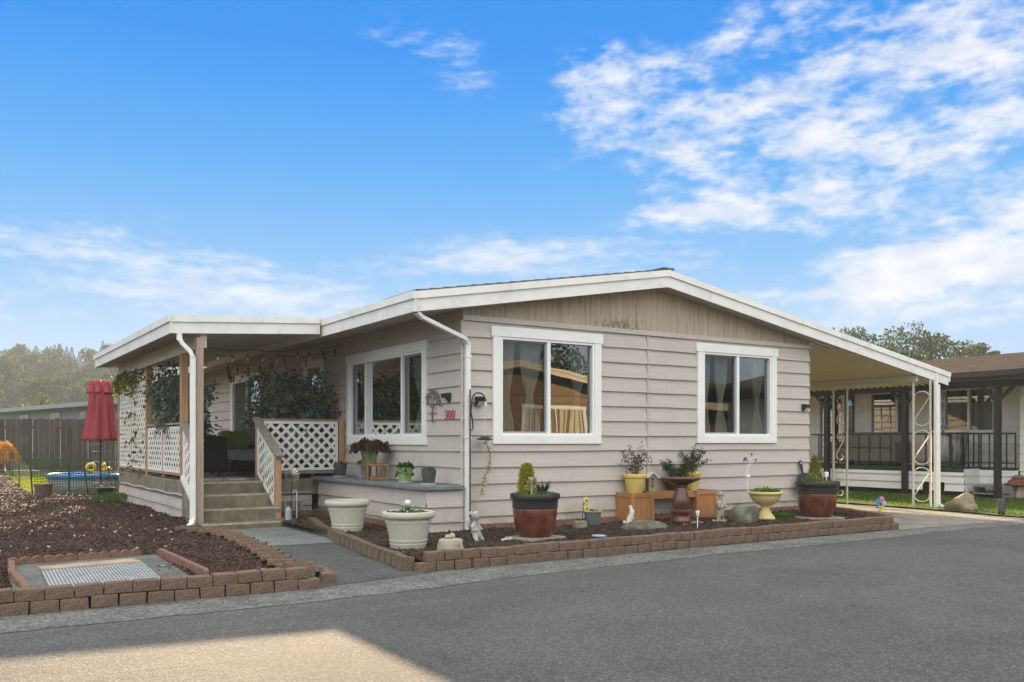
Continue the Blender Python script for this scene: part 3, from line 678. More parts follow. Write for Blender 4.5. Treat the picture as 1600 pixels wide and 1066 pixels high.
# stair panels (sheared)
sh = (1.06 - 1.62) / (DF - 3.14)
lattice(porch, (-1.55, DF, 0), (0, -1, 0), (-1, 0, 0), .05, DF - 3.19, .78, 1.55, shear=sh)
rail(-1.53, DF + .10, 1.70, -1.53, 3.02, 1.075, .13, .04, GREYW); rail(-1.53, DF, .76, -1.53, 3.18, .22, .05, .10, GREYW)
lattice(porch, (-2.74, DF, 0), (0, -1, 0), (-1, 0, 0), .08, DF - 3.04, .78, 1.52, shear=sh)
rail(-2.72, DF + .02, 1.62, -2.74, 3.02, 1.02, .11, .035, GREYW); rail(-2.74, DF, .74, -2.74, 3.02, .16, .05, .09, WHITEM)
# far end rail
lattice(porch, (0, DB - .12, 0), (1, 0, 0), (0, -1, 0), -2.6, -1.30, .80, 1.50); rail(-2.64, DB - .1, 1.53, -1.2, DB - .1, 1.53, .10, .05); post('newel', -1.24, DB - .1, .68, 1.55, .12, CEDAR)
# porch downspout with its swan neck and kick-out
pd = downspout('downspout', [(-3.06, 2.93, 2.90), (-3.055, 2.93, 2.80), (-3.02, 2.93, 2.74), (-2.905, 2.91, 2.62), (-2.875, 2.90, 2.55), (-2.875, 2.90, .17), (-2.90, 2.86, .10), (-3.05, 2.66, .045)], .075, .06, porch)
MATMAT = M('mat_weave', (.10, .11, .12), .95, .8, 5, .3, 200, c2=(.34, .35, .36))
# ---- ledge along the side wall
ledge = thing('plant_ledge', 'low siding-clad plant ledge with slate grey top along the side wall', 'ledge', (0, 0, 0))
b = MB(); lap_wall(b, (-.55, 0, 0), (0, 1, 0), (-1, 0, 0), -.03, 3.95, [.02, .22, .43, .66], [], jit=.004)
lap_wall(b, (-.55, -.03, 0), (1, 0, 0), (0, -1, 0), -.02, .535, [.02, .22, .43, .66], [], jit=.004)
b.build('ledge_wall', WALL, ledge)
b = MB(); b.box(-.64, -.10, .66, -.028, 4.08, .715); b.build('ledge_top', M('slate_paint', (.155, .175, .185), .7, .2, 5, .2, 60, dirt=(.09, .095, .09), dirt_s=3, dirt_a=.5), ledge, bevel=.008)
b = MB(); b.box(-.60, -.07, .02, -.0, -.045, .08); b.box(-.60, -.05, .02, -.575, 3.9, .075); b.build('base_board', M('base_board', (.16, .10, .085), .9, .3, 6), ledge)
b = MB()
for i in range(5):
    for j in range(2): z = .30 + i * .028; y = .30 + j * .24; b.hexa([(-.585, y, z), (-.585, y + .2, z + .012), (-.57, y + .2, z + .012), (-.57, y, z), (-.585, y, z + .012), (-.585, y + .2, z + .024), (-.57, y + .2, z + .024), (-.57, y, z + .012)])
b.build('vent', M('vent_slots', (.42, .39, .37), .6), ledge)

# ============================================================ on and around the porch
rug = MB(); rug.box(-2.5, DF + .06, DZ + .002, -1.56, 5.6, DZ + .014)
tag(rug.build('doormat', MATMAT), 'dark patterned outdoor rug at the top of the porch steps', 'rug')
def wicker_mat():
    m, T, p, out = base_mat('black_wicker'); co = T.n('ShaderNodeTexCoord').outputs['Object']
    w1 = T.n('ShaderNodeTexWave', wave_type='BANDS', bands_direction='Z'); T.put(w1.inputs[0], co); w1.inputs['Scale'].default_value = 22
    w2 = T.n('ShaderNodeTexWave', wave_type='BANDS', bands_direction='DIAGONAL'); T.put(w2.inputs[0], co); w2.inputs['Scale'].default_value = 16
    h = T.m('MULTIPLY', w1.outputs[1], w2.outputs[1]); T.put(p.inputs['Base Color'], T.ramp(h, [(0, (.004, .004, .004)), (1, (.016, .015, .014))])); p.inputs['Roughness'].default_value = .7; p.inputs['Specular IOR Level'].default_value = .15
    bp = T.n('ShaderNodeBump'); bp.inputs['Strength'].default_value = .7; bp.inputs['Distance'].default_value = .01; T.put(bp.inputs['Height'], h); T.put(p.inputs['Normal'], bp.outputs[0]); return m
WICK = wicker_mat()
def cushion(parent, name, c, dims, mat, rot=(0, 0, 0)):
    b = MB(); n, m = 14, 10; x, y, z = (d / 2 for d in dims); vs = []; fs = []
    for i in range(m + 1):
        th = math.pi * i / m
        for k in range(n * 2):
            t = math.pi * k / n; sp = lambda v, e: math.copysign(abs(v) ** e, v)
            vs.append((x * sp(math.cos(t), .45) * sp(math.sin(th), .55), y * sp(math.sin(t), .45) * sp(math.sin(th), .55), z * sp(math.cos(th), .8)))
    N = n * 2
    for i in range(m):
        for k in range(N): fs.append((i * N + k, (i + 1) * N + k, (i + 1) * N + (k + 1) % N, i * N + (k + 1) % N))
    b.add(vs, fs); return b.build(name, mat, parent, smooth='all', loc=c, rot=rot)
CUSHB = M('blue_cushion', (.13, .16, .23), .9, .1, 30, .2, 200); CUSHG = M('green_cushion', (.26, .30, .045), .9, .15, 20, .2, 200); THROW = M('sage_throw', (.23, .30, .26), .95, .15, 20, .3, 120)
def wicker_seat(label, cat, loc, rz, w, cushions, name='wicker_chair'):
    """faces local -Y; origin on the floor"""
    t = thing(name, label, cat, loc, rz)
    b = MB(); d = .72
    N = 12; pr = []
    for i in range(N + 1):                                             # backrest with a gently arched top
        u = i / N; x = -w / 2 + w * u; zt = .70 + .045 * math.sin(math.pi * u); pr.append((x, zt))
    b.prism([(x, d / 2 - .09, z) for x, z in pr] + [(w / 2, d / 2 - .09, .10), (-w / 2, d / 2 - .09, .10)], (0, .09, 0)); b.build('backrest', WICK, t, bevel=.02)
    for s in (-1, 1):
        b = MB(); x = s * (w / 2 - .05); b.hexa([(x - .05, -d / 2, .10), (x + .05, -d / 2, .10), (x + .05, d / 2 - .091, .10), (x - .05, d / 2 - .091, .10), (x - .05, -d / 2, .56), (x + .05, -d / 2, .56), (x + .05, d / 2 - .091, .62), (x - .05, d / 2 - .091, .62)]); b.build('armrest', WICK, t, bevel=.02)
    b = MB(); b.box(-w / 2 + .101, -d / 2 + .02, .12, w / 2 - .101, d / 2 - .091, .33); b.build('seat', WICK, t)
    for sx in (-1, 1):
        for sy in (-1, 1): b = MB(); b.box(sx * (w / 2 - .05) - .025, sy * (d / 2 - .05) - .025, 0, sx * (w / 2 - .05) + .025, sy * (d / 2 - .05) + .025, .11); b.build('leg', BLACK, t)
    return t
c1 = wicker_seat('black wicker armchair with its arched back turned to the porch steps', 'chair', (-2.13, 5.35, DZ), R(172), .74, 0)
cushion(c1, 'seat_cushion', (0, -.05, .38), (.52, .55, .12), THROW)
c2 = wicker_seat('black wicker loveseat with blue back cushions against the house wall', 'loveseat', (-.55, 7.9, DZ), R(-80), 1.35, 0, 'wicker_loveseat')
for s in (-1, 1): cushion(c2, 'seat_cushion', (s * .29, -.05, .38), (.57, .58, .13), CUSHB); cushion(c2, 'back_cushion', (s * .29, .17, .74), (.56, .17, .48), CUSHB, (R(-14), 0, 0))
c3 = wicker_seat('black wicker armchair facing the steps with lime pillows on it', 'chair', (-1.15, 6.95, DZ), R(4), .72, 0)
cushion(c3, 'seat_cushion', (0, -.05, .38), (.50, .55, .12), THROW)
pl = cushion(None, 'pillow', (-1.28, 6.92, DZ + .66), (.40, .15, .38), CUSHG, (R(-18), 0, R(25))); tag(pl, 'lime green pillow on the left side of the wicker armchair', 'pillow')
pl = cushion(None, 'pillow', (-1.00, 6.98, DZ + .66), (.40, .15, .40), CUSHG, (R(-18), 0, R(10))); tag(pl, 'lime green pillow on the armchair, nearest the blue cushions', 'pillow')
ot = thing('wicker_table', 'low black wicker ottoman table between the porch chairs', 'table', (-1.22, 5.95, DZ), R(5))
b = MB(); b.box(-.38, -.3, .08, .38, .3, .42); b.build('body', WICK, ot, bevel=.02)
b = MB(); b.box(-.40, -.32, .42, .40, .32, .445); b.build('tabletop', BLACK, ot)
b = MB(); N = 16; vs = []; 
for j in range(N + 1):
    for i in range(N + 1):
        u, v_ = i / N - .5, j / N - .5; r_ = max(abs(u), abs(v_)); x = u * .9; y = v_ * .75; z = .475
        if abs(x) > .41: z -= (abs(x) - .41) * 4; x = math.copysign(.42 + .02 * math.sin(v_ * 30), x)
        if abs(y) > .33: z -= (abs(y) - .33) * 4; y = math.copysign(.34 + .02 * math.sin(u * 30), y)
        vs.append((x, y, z + .012 * math.sin(u * 14) * math.cos(v_ * 11)))
b.add(vs, [(j * (N + 1) + i, j * (N + 1) + i + 1, (j + 1) * (N + 1) + i + 1, (j + 1) * (N + 1) + i) for j in range(N) for i in range(N)])
o = b.build('throw_blanket', THROW, None, smooth='all', loc=(-1.22, 5.95, DZ), rot=(0, 0, R(5))); tag(o, 'sage green throw blanket draped over the low porch table', 'blanket')

# artificial ficus trees: twisted stems and dark leaves in layered sprays
FICUS = leaf_mat('ficus_leaf', (.045, .080, .060), (.175, .215, .150), .25, .36, .5)
FICUSB = leaf_mat('teal_leaf', (.01, .14, .15), (.02, .24, .25), .2, .35)
BARKS = M('stem_bark', (.17, .10, .06), .85, .3, 10, .3, 60)
def spray_points(centers, n, r):
    C_ = np.array(centers); k = rng.integers(0, len(C_), n); P = C_[k] + rng.normal(size=(n, 3)) * r; return P, C_[k]
def ficus(label, loc, h, spread, n, seed, teal=0, group=None, pot=True):
    r_ = np.random.default_rng(seed); t = thing('ficus', label, 'ficus', loc, group=group)
    if pot:
        b = MB(); b.lathe([(.11, 0), (.15, .02), (.17, .26), (.18, .28), (.165, .28), (.15, .24), (.0, .24)], 20); b.build('pot', BLACK, t, smooth=True)
    b = MB(); tips = []
    for k in range(3):
        a = k * 2.1; b.tube([(.03 * math.cos(a + s * 5) * (1 + s), .03 * math.sin(a + s * 5) * (1 + s), .22 + s * (h * .60)) for s in np.linspace(0, 1, 12)], [.018 - .006 * s for s in np.linspace(0, 1, 12)], 6)
    for k in range(16):
        a = r_.uniform(0, 6.28); s = r_.uniform(.42, .72); z0 = .22 + h * s * .75; e = Vector((math.cos(a) * spread[0] * r_.uniform(.5, 1), math.sin(a) * spread[1] * r_.uniform(.5, 1), r_.uniform(.45, .97) * h))
        q0 = Vector((0, 0, z0)); mid = q0.lerp(e, .5) + Vector((0, 0, .10)); b.tube([q0, mid, e], [.010, .007, .003], 5); tips += [list(q0.lerp(e, f)) for f in (.55, .75, .9, 1.0)]
    b.build('stem', BARKS, t, smooth='all')
    tp = np.array(tips); k = r_.integers(0, len(tp), n); P = tp[k] + r_.normal(size=(n, 3)) * np.array([.085, .085, .075])
    D = (P - tp[k]); D /= np.linalg.norm(D, axis=1, keepdims=True) + 1e-6; D += r_.normal(size=(n, 3)) * .45; D[:, 2] -= .55
    v, f = leaves_mesh(P, D, r_.uniform(.07, .12, n), r_.uniform(.030, .05, n), .1); np_obj('foliage', v, f, FICUS, t)
    if teal:
        c = np.array([.10, -spread[1] - .05, h * .60]); P = c + r_.normal(size=(teal, 3)) * np.array([.12, .03, .05]); D = rdir(teal, -.4); v, f = leaves_mesh(P, D, .11, .055, .2); np_obj('teal_leaves', v, f, FICUSB, t)
    return t
ficus('bushy dark artificial ficus rising behind the left end of the front lattice', (-1.15, DF + .50, DZ), 1.90, (.50, .32), 2700, 11)
ficus('dark artificial ficus with a bright teal leaf spray behind the front lattice', (-.62, DF + .42, DZ), 1.88, (.44, .28), 2300, 12, 26)
ficus('slim artificial ficus against the wall beside the wide side window', (-.26, DF + .38, DZ), 1.62, (.20, .22), 700, 13)
ficus('dark blue-green artificial ficus above the low side rail of the porch', (-2.42, 5.35, DZ), 1.75, (.30, .60), 3000, 14, 10)
ficus('leafy artificial ficus tucked under the porch roof beside the tall lattice', (-2.45, 6.55, DZ), 2.05, (.24, .45), 1300, 15)

# leafy vines on the tall lattice
VINE = leaf_mat('vine_leaf', (.045, .080, .014), (.22, .24, .03), .5, .5, .35)
vt = thing('climbing_vine', 'green climbing vine over the tall lattice at the porch corner', 'vine', (DX - .03, 9.8, .75))
b = MB(); segs = []
for k in range(9):
    y = rng.uniform(-2.9, .1); pts = [(rng.normal() * .02 + .085, y + .12 * math.sin(z * 2 + k) - .1 * z * (k % 2), z) for z in np.linspace(0, 1.75 + .1 * (k % 3), 14)]; b.tube(pts, .005, 5); segs += pts
b.build('vine_stem', BARKS, vt)
segs = np.array(segs); k = rng.integers(0, len(segs), 230); P1 = segs[k] + rng.normal(size=(230, 3)) * np.array([.02, .07, .08]) + np.array([.11, 0, 0])
n = 330; yy = rng.uniform(-2.1, .3, n); P2 = np.stack([rng.normal(size=n) * .035 - .06, yy, 1.86 + .05 * np.sin(yy * 5) + rng.normal(size=n) * .05 - np.abs(rng.normal(size=n)) * .09 * (1 + np.sin(yy * 7 + 1))], 1)
P0 = segs[rng.integers(0, len(segs), 80)] + rng.normal(size=(80, 3)) * np.array([.01, .10, .08]) + np.array([-.11, 0, 0]); P = np.vstack([P0, P1, P2]); D = rdir(len(P), -.6); D[:, 0] -= .4
v, f = leaves_mesh(P, D, rng.uniform(.07, .12, len(P)), rng.uniform(.05, .085, len(P)), .2); np_obj('vine_leaves', v, f, VINE, vt)

# string lights in two runs
BULB = M('bulb_glass', (.16, .12, .09), .06, .3, 30, spec=.9); CABLE = M('black_cable', (.015, .015, .015), .6)
def string_lights(label, pts, spacing, sag, seed):
    t = thing('string_lights', label, 'string lights', (0, 0, 0)); r_ = random.Random(seed); b = MB(); path = []
    for p, q in zip(pts, pts[1:]):
        p = Vector(p); q = Vector(q)
        for i in range(14): s = i / 14; path.append(p.lerp(q, s) - Vector((0, 0, sag * 4 * s * (1 - s))))
    path.append(Vector(pts[-1])); b.tube(path, .007, 5); b.build('cable', CABLE, t)
    acc = 0
    for p, q in zip(path, path[1:]):
        acc += (q - p).length
        if acc > spacing:
            acc = r_.uniform(-.05, .05); d = MB(); a = r_.uniform(-.015, .015); d.tube([q, q + Vector((a, 0, -.06))], .006, 5); d.lathe([(.012, 0), (.020, -.015), (.021, -.055), (.016, -.06)], 10, q + Vector((a, 0, -.055)))
            so = d.build('socket', CABLE, t, smooth=True); d = MB(); d.lathe([(.013, -.058), (.020, -.078), (.024, -.10), (.020, -.122), (.008, -.134), (0, -.136)], 12, q + Vector((a, 0, -.055))); d.build('bulb', BULB, so, smooth='all')
    return t
string_lights('string of bare bulbs swagged from the front porch post to the house wall', [(-2.72, 3.04, 2.74), (-1.75, 3.6, 2.78), (-.95, 3.7, 2.86), (-.04, 4.15, 3.02)], .27, .05, 1)
string_lights('second run of bulbs sagging along the ceiling towards the patio door', [(-.05, 4.1, 2.98), (-.7, 5.5, 2.90), (-1.1, 7.6, 2.88), (-.4, 9.6, 2.84)], .42, .10, 2)
string_lights('run of bulbs hung inside the outer porch beam above the lattice', [(-2.62, 4.3, 2.66), (-2.60, 5.6, 2.64), (-2.60, 7.0, 2.66), (-2.60, 9.7, 2.66)], .40, .06, 3)

# wall lantern ornaments by the small window, and two shepherd hooks leaning at the far rail
o = thing('hanging_star', 'dark metal star lantern hanging on the porch wall', 'ornament', (-.10, 6.75, 2.30))
b = MB(); pts = [(.0, .11 * (1 if i % 2 == 0 else .45) * math.sin(i * math.pi / 5), .11 * (1 if i % 2 == 0 else .45) * math.cos(i * math.pi / 5)) for i in range(10)]; b.prism([(-.015, y, z + .10) for _, y, z in pts], (.03, 0, 0)); b.build('star', M('rust_metal', (.07, .04, .03), .7, .4, 20), o)
b = MB(); b.lathe([(.07, -.28), (.07, -.08), (.03, -.02), (.005, 0)], 8); b.build('lantern', M('rust_metal', (.07, .04, .03)), o)
o = thing('shepherd_hook', 'tall black shepherd hook at the back rail of the porch', 'hook', (-1.55, DB - .3, DZ))
b = MB(); b.tube([(0, 0, 0), (.10, 0, 1.15)] + [(.10 - .07 + .07 * math.cos(a), 0, 1.15 + .07 * math.sin(a)) for a in np.linspace(0, 2.9, 8)] + [(-.05, 0, 1.12), (-.09, 0, 1.14)], .012, 6); b.build('rod', BLACK, o)
o = thing('shepherd_hook', 'shorter black shepherd hook beside the taller one', 'hook', (-1.42, DB - .35, DZ))
b = MB(); b.tube([(0, 0, 0), (0, 0, .78)] + [(.05 - .05 * math.cos(a), 0, .78 + .05 * math.sin(a)) for a in np.linspace(0, 3.4, 8)], .011, 6); b.build('rod', BLACK, o)
b = MB(); b.tube([(.0, 0, .5), (.05, 0, .56), (.07, 0, .5)], .008, 5); b.build('rod_scroll', BLACK, o)

# pale roof things seen over the rail belong to the neighbour; tall spinner and tap by the steps
o = thing('pinwheel', 'small silver pinwheel on a stake beside the lower newel post', 'pinwheel', (-1.36, 3.05, .09))
b = MB(); b.tube([(0, 0, 0), (.03, .0, .66)], .006, 6); b.build('stake', BLACK, o)
b = MB()
for i in range(12):
    a = i * math.pi / 6; c, s = math.cos(a), math.sin(a); c2, s2 = math.cos(a + .3), math.sin(a + .3)
    b.add([(.03, -.02, .70), (.03 + .11 * c, -.025, .70 + .11 * s), (.03 + .105 * c2, -.005, .70 + .105 * s2)], [(0, 1, 2)]); 
b.tube([(.03 + .112 * math.cos(a), -.015, .70 + .112 * math.sin(a)) for a in np.linspace(0, 6.283, 24)], .004, 5)
b.build('wheel', M('shiny_silver', (.42, .38, .28), .4, .3, 20, metal=.5), o)
o = thing('plant_stake', 'thin white curled metal stake beside the pinwheel', 'stake', (-1.22, 3.15, .09))
b = MB(); b.tube([(0, 0, 0), (0, 0, .42)] + [(-.03 + .03 * math.cos(a), 0, .42 + .03 * math.sin(a)) for a in np.linspace(0, 4, 8)], .006, 6); b.build('rod', WHITEM, o)
o = thing('water_jug', 'small ribbed blue and white jug beside the bottom step', 'jug', (-1.43, 2.93, .09))
b = MB(); b.lathe([(.055, 0), (.065, .01)] + [(.066 - .006 * (i % 2), .02 + i * .02) for i in range(10)] + [(.055, .22), (.02, .25), (.02, .27), (0, .27)], 18); b.build('body', M('jug_plastic', (.30, .38, .43), .4, .1, 8), o, smooth=True)
o.scale = (.8, .8, .8)
# ============================================================ carport
carport = thing('carport', 'lean-to carport with ribbed pan roof and scrolled white iron posts', 'carport', (0, 0, 0))
PAN = M('carport_pan', (.72, .64, .40), .45, .05, 2, dirt=(.45, .40, .30), dirt_s=2, dirt_a=.25)
b = MB(); x0, x1 = 7.14, TX - .06; n = 62; Y0, Y1 = YF + .05, CY
zz = lambda x: roofz(x) - .205
prf_ = ((0, .03), (.62, .03), (.70, -.035), (.88, -.035), (.96, .03)); N = n * 5 - 1; vs = []
for i in range(N + 1):                                                # ribs run down the slope; profile repeats along Y
    fr_, h = prf_[i % 5]; y = Y0 + (Y1 - Y0) * (i // 5 + fr_) / n
    vs += [(x0, y, zz(x0) + h), (x1, y, zz(x1) + h)]
b.add(vs, [(2 * i, 2 * i + 1, 2 * i + 3, 2 * i + 2) for i in range(N)]); b.build('ceiling', PAN, carport)
b = MB(); b.prism([(7.7, YF, roofz(7.7) - .01), (TX, YF, roofz(TX) - .01), (TX, YF, roofz(TX) - .05), (7.7, YF, roofz(7.7) - .05)], (0, CY - YF, 0)); b.build('carport_roof', M('carport_top', (.42, .41, .40), .5), carport)
b = MB(); fascia(b, (TX, YF - .05, roofz(TX) + .012), (TX, CY, roofz(TX) + .012), nd=(1, 0, 0), h1=.09, h2=.10); b.build('eave_gutter', FASC, carport)
BX = 10.02
b = MB(); b.box(BX - .04, YF + .06, zz(BX) - .15, BX + .04, CY, zz(BX) - .034); b.build('beam', M('cream_beam', (.55, .50, .40), .5, .06), carport)
IRON = M('cream_iron', (.62, .58, .52), .5, .08, 9, dirt=(.25, .17, .11), dirt_s=9, dirt_a=.35)
def scroll_post(y, style, z1):
    b = MB(); w = .36 if style else .34; h = .016
    for s in (0, 1): b.box(BX - h, y + s * w - h, 0, BX + h, y + s * w + h, z1)
    p = b.build('scroll_post', IRON, carport)
    H = [1.95, 1.2, .45] if not style else [1.95, 1.2, .48]
    for zc in H:
        b = MB(); q = w - .05; c = y + w / 2
        if style == 0:
            up = [(BX, c + .02 + .085 * (1 - .11 * i) * math.cos(a), zc + .21 + .085 * (1 - .11 * i) * math.sin(a)) for i, a in enumerate(np.linspace(math.pi * 2.9, math.pi * 1.0, 8))]
            P = [(BX, c + (.02 - .0) - .0 + r_ * math.cos(a), zc + .20 + r_ * math.sin(a)) for r_, a in zip(np.linspace(.03, .12, 14), np.linspace(-1.2, 3.4 + .5, 14))]
            Q = [(BX, 2 * c - p_[1], 2 * zc - p_[2]) for p_ in P][::-1]
            b.tube(P + Q, .011, 6)
        else:
            P = [(BX, c + .0 + (w / 2 - .02) * math.cos(a), zc + .22 + .11 * math.sin(a)) for a in np.linspace(-.3, math.pi, 10)]
            Q = [(BX, 2 * c - p_[1], 2 * zc - p_[2]) for p_ in P][::-1]
            b.tube(P + Q, .011, 6)
        b.build('scroll', IRON, p)
scroll_post(1.35, 0, zz(BX) - .13); scroll_post(-.52, 1, zz(BX) - .13); scroll_post(4.6, 0, zz(BX) - .13); scroll_post(7.6, 0, zz(BX) - .13)
b = MB(); b.box(BX + .0, -.65, .0, BX + .06, -.585, zz(BX) - .02); b.build('corner_post', WHITEM, carport, bevel=.006)
ds = downspout('downspout', [(BX + .10, -.62, 2.40), (BX + .095, -.63, .12), (BX + .18, -.75, .03)], .055, .05, carport)

# ============================================================ neighbour on the right
NX = 15.3
nb = thing('neighbor_house', 'white-sided house with brown shingle roof and railed green porch beyond the carport', 'house', (0, 0, 0))
NW = M('white_siding', (.80, .77, .70), .6, .05, 3, .05, 80); NSK = M('white_skirt', (.84, .83, .80), .6, .05, 3); BRN = M('brown_trim', (.026, .023, .017), .7, .2, 8); BRS = M('brown_shingles', (.20, .145, .105), .95, .35, 25, .6, 80, dirt=(.12, .09, .07), dirt_s=1.4, dirt_a=.5)
NB0, NB1 = -9.0, 16.0
NZ = [.05 + .2 * i for i in range(15)]
wins = [(3.35, 4.70, 1.62, 2.55), (.95, 2.35, 1.45, 2.62)]
b = MB(); lap_wall(b, (NX, 0, 0), (0, 1, 0), (-1, 0, 0), .2, NB1, NZ, [ins((3.7, 4.6, 1.45, 2.68)), ins((1.1, 2.5, 1.5, 2.68)), ins((5.35, 6.3, .72, 2.66))], .018)
b.build('wall', NW, nb)
b = MB(); lap_wall(b, (14.55, 0, 0), (0, 1, 0), (-1, 0, 0), NB0, .17, NZ, [ins((-5.5, -3.2, 1.25, 2.5))], .018); lap_wall(b, (14.55, .17, 0), (1, 0, 0), (0, 1, 0), 0, .8, NZ, [], .018); b.build('wall', NW, nb)
b = MB(); EXN, RXN = 13.15, 17.6; nz = lambda x: 2.86 + (x - EXN) * .17
b.prism([(EXN, NB0, nz(EXN)), (RXN, NB0, nz(RXN)), (RXN + 4.6, NB0, nz(EXN)), (RXN + 4.6, NB0, nz(EXN) - .04), (RXN, NB0, nz(RXN) - .04), (EXN, NB0, nz(EXN) - .04)], (0, NB1 - NB0, 0)); b.build('roof', BRS, nb)
b = MB()
for k in range(22): x = EXN + .05 + k * .2; b.prism([(x, NB0 - .01, nz(x) + .001), (x + .2, NB0 - .01, nz(x + .2) + .001), (x, NB0 - .01, nz(x) + .022)], (0, NB1 - NB0, 0))
b.build('shingle_course', BRS, nb)
b = MB(); b.box(EXN - .10, NB0, 2.72, EXN, NB1, 2.85); b.box(EXN + .002, NB0, 2.66, EXN + .05, NB1, 2.84); b.build('gutter', BRN, nb)
b = MB(); b.box(13.60, NB0, 2.52, 13.74, NB1, 2.66); b.build('beam', BRN, nb)
b = MB(); b.box(EXN + .05, NB0, 2.665, NX, NB1, 2.70); b.build('porch_ceiling', M('brown_ceiling', (.30, .27, .22), .8), nb)
for y in (.2, 2.45, 4.7, 6.95, 9.2):
    b = MB(); b.box(13.62, y - .06, 0, 13.74, y + .06, 2.52); p = b.build('post', BRN, nb)
    for s in (-1, 1): b = MB(); b.bar((13.68, y + s * .05, 2.25), (13.68, y + s * .36, 2.54), .07, .07); b.build('brace', BRN, p)
    b = MB(); b.box(13.58, y - .10, 0, 13.78, y + .10, .04); b.build('base_plate', WHITEM, p)
# porch deck and skirt
b = MB(); b.box(13.86, 1.08, .55, NX, NB1, .70); b.box(14.5, .2, .55, NX, 1.08, .70); b.build('porch_deck', M('green_turf', (.03, .06, .02), .95, .4, 60, .5, 200), nb)
b = MB(); SKZ = [.16, .34, .52, .68]
lap_wall(b, (13.87, 0, 0), (0, 1, 0), (-1, 0, 0), 1.07, NB1, SKZ, [(1.55, 1.72, .1, .36), (1.86, 2.1, .1, .36)] , .02); lap_wall(b, (13.87, 1.07, 0), (1, 0, 0), (0, -1, 0), -.02, .64, SKZ, [], .02)
lap_wall(b, (14.5, 0, 0), (0, 1, 0), (-1, 0, 0), .18, 1.07, SKZ, [(.3, .5, .1, .36)], .02); b.build('skirting', NSK, nb)
b = MB(); b.box(14.0, 1.15, 0, NX, NB1, .5); b.build('foundation', M('dark_base', (.05, .05, .045), .95), nb)
# railing
def railing(p, q, n):
    p = Vector(p); q = Vector(q); b = MB(); up = Vector((0, 0, 1))
    b.bar(p + up * .80, q + up * .80, .05, .04); r_ = b.build('railing', BLACK, nb); b = MB(); b.bar(p + up * .12, q + up * .12, .03, .03); b.build('bottom_rail', BLACK, r_)
    for i in range(n + 1):
        s = p.lerp(q, i / n); b = MB(); b.box(s.x - .012, s.y - .012, .70, s.x + .012, s.y + .012, 1.48); b.build('baluster', BLACK, r_)
railing((13.95, 1.15, .70), (13.95, 9.2, .70), 26); railing((13.95, 1.15, .70), (14.6, 1.15, .70), 3); railing((14.6, .3, .70), (14.6, 1.1, .70), 4)
NWO = ((NX, 0, 0), (0, 1, 0), (-1, 0, 0))
window(nb, *NWO, (3.7, 4.6, 1.45, 2.68), [], trim=(.06, .06, .06, .06), curtains=[], room=1.0)
window(nb, *NWO, (1.1, 2.5, 1.5, 2.68), [1.8], trim=(.06, .06, .06, .06), curtains=[(1.2, 1.75, 0), (2.1, 2.4, 0)], room=1.0)
w_ = window(nb, *NWO, (5.35, 6.3, .72, 2.66), [], trim=(.08, .08, .08, .04), room=1.0)
DBR = M('dark_brick', (.075, .07, .055), .9, .4, 14)
for y in (3.42, 5.05, 2.55): b = MB(); b.box(NX - .06, y, .70, NX - .03, y + .26, 2.64); b.build('brick_pilaster', DBR, nb)
b = MB(); b.box(14.515, -.62, .70, 14.53, -.2, 2.62); b.build('shutter', BRN, nb)
# the step and bucket by the low skirt
o = thing('garden_step', 'low grey metal step beside the white porch skirt', 'step', (14.15, .55, 0)); b = MB(); b.box(-.25, -.35, .28, .25, .35, .32); b.box(-.25, -.35, .12, .05, .35, .15); b.build('tread', M('grey_metal', (.25, .25, .26), .5), o); [MB().box(-.24, y_, 0, .24, y_ + .03, .28).build('side_leg', MATS['grey_metal'], o) for y_ in (-.35, .32)]
o = thing('patio_sofa', 'grey-green covered patio sofa on the neighbouring porch', 'sofa', (14.7, 4.2, .70)); COV = M('sofa_cover', (.20, .18, .13), .9, .15, 6)
for nm, bx in (('seat', (-.35, -.9, .08, .3, .9, .44)), ('backrest', (.1, -.9, .44, .34, .9, .86)), ('armrest', (-.35, -1.02, .08, .34, -.902, .62)), ('armrest', (-.35, .902, .08, .34, 1.02, .62))): b = MB(); b.box(*bx); b.build(nm, COV, o, bevel=.04)
o = thing('patio_table', 'draped white-topped table behind the black porch railing', 'table', (14.35, 1.75, .70)); b = MB(); b.lathe([(.42, .83), (.44, .85), (.44, .87), (0, .87)], 24); b.build('tabletop', WHITEM, o, smooth=True); b = MB(); b.lathe([(.36, .04), (.40, .5), (.42, .83)], 28, wob=lambda t, z: 1 + .05 * math.sin(t * 14)); b.build('cloth', M('striped_drape', (.05, .05, .05), .9, .8, 12, c2=(.24, .23, .21), stretch=(1, 1, .1)), o, smooth='all')
# ornaments hanging from the eave
o = thing('wind_spinner', 'wire wind spinner of two rings hanging from the brown eave', 'wind spinner', (13.55, 1.40, 2.5)); SPIN = M('spinner_wire', (.30, .28, .25), .4, .2, 20, metal=.6)
b = MB(); b.tube([(0, 0, 0), (0, 0, -1.0)], .005, 5); b.build('wire', BLACK, o)
for zc, rr in ((-.28, .17), (-.82, .18)):
    b = MB()
    for k in range(5): q = rr * (1 - k * .16); b.tube([(q * math.cos(a) * math.cos(k * .35), q * math.cos(a) * math.sin(k * .35) + 0, zc + q * math.sin(a) * 1.15) for a in np.linspace(0, 6.283, 22)], .006, 4)
    b.build('ring', SPIN, o)
    b = MB(); b.blob((0, 0, zc), .04, 3, 0, 10, 7); b.build('bead', M('teal_bead', (.05, .16, .2), .2), o, smooth='all')
o = thing('wind_chime', 'wind chime with a pale blue cap hanging on the neighbouring porch', 'wind chime', (13.75, 4.05, 2.5))
b = MB(); b.lathe([(.0, -.1), (.05, -.16), (.07, -.26), (0, -.26)], 12); b.build('cap', M('blue_cap', (.28, .42, .6), .4), o, smooth=True)
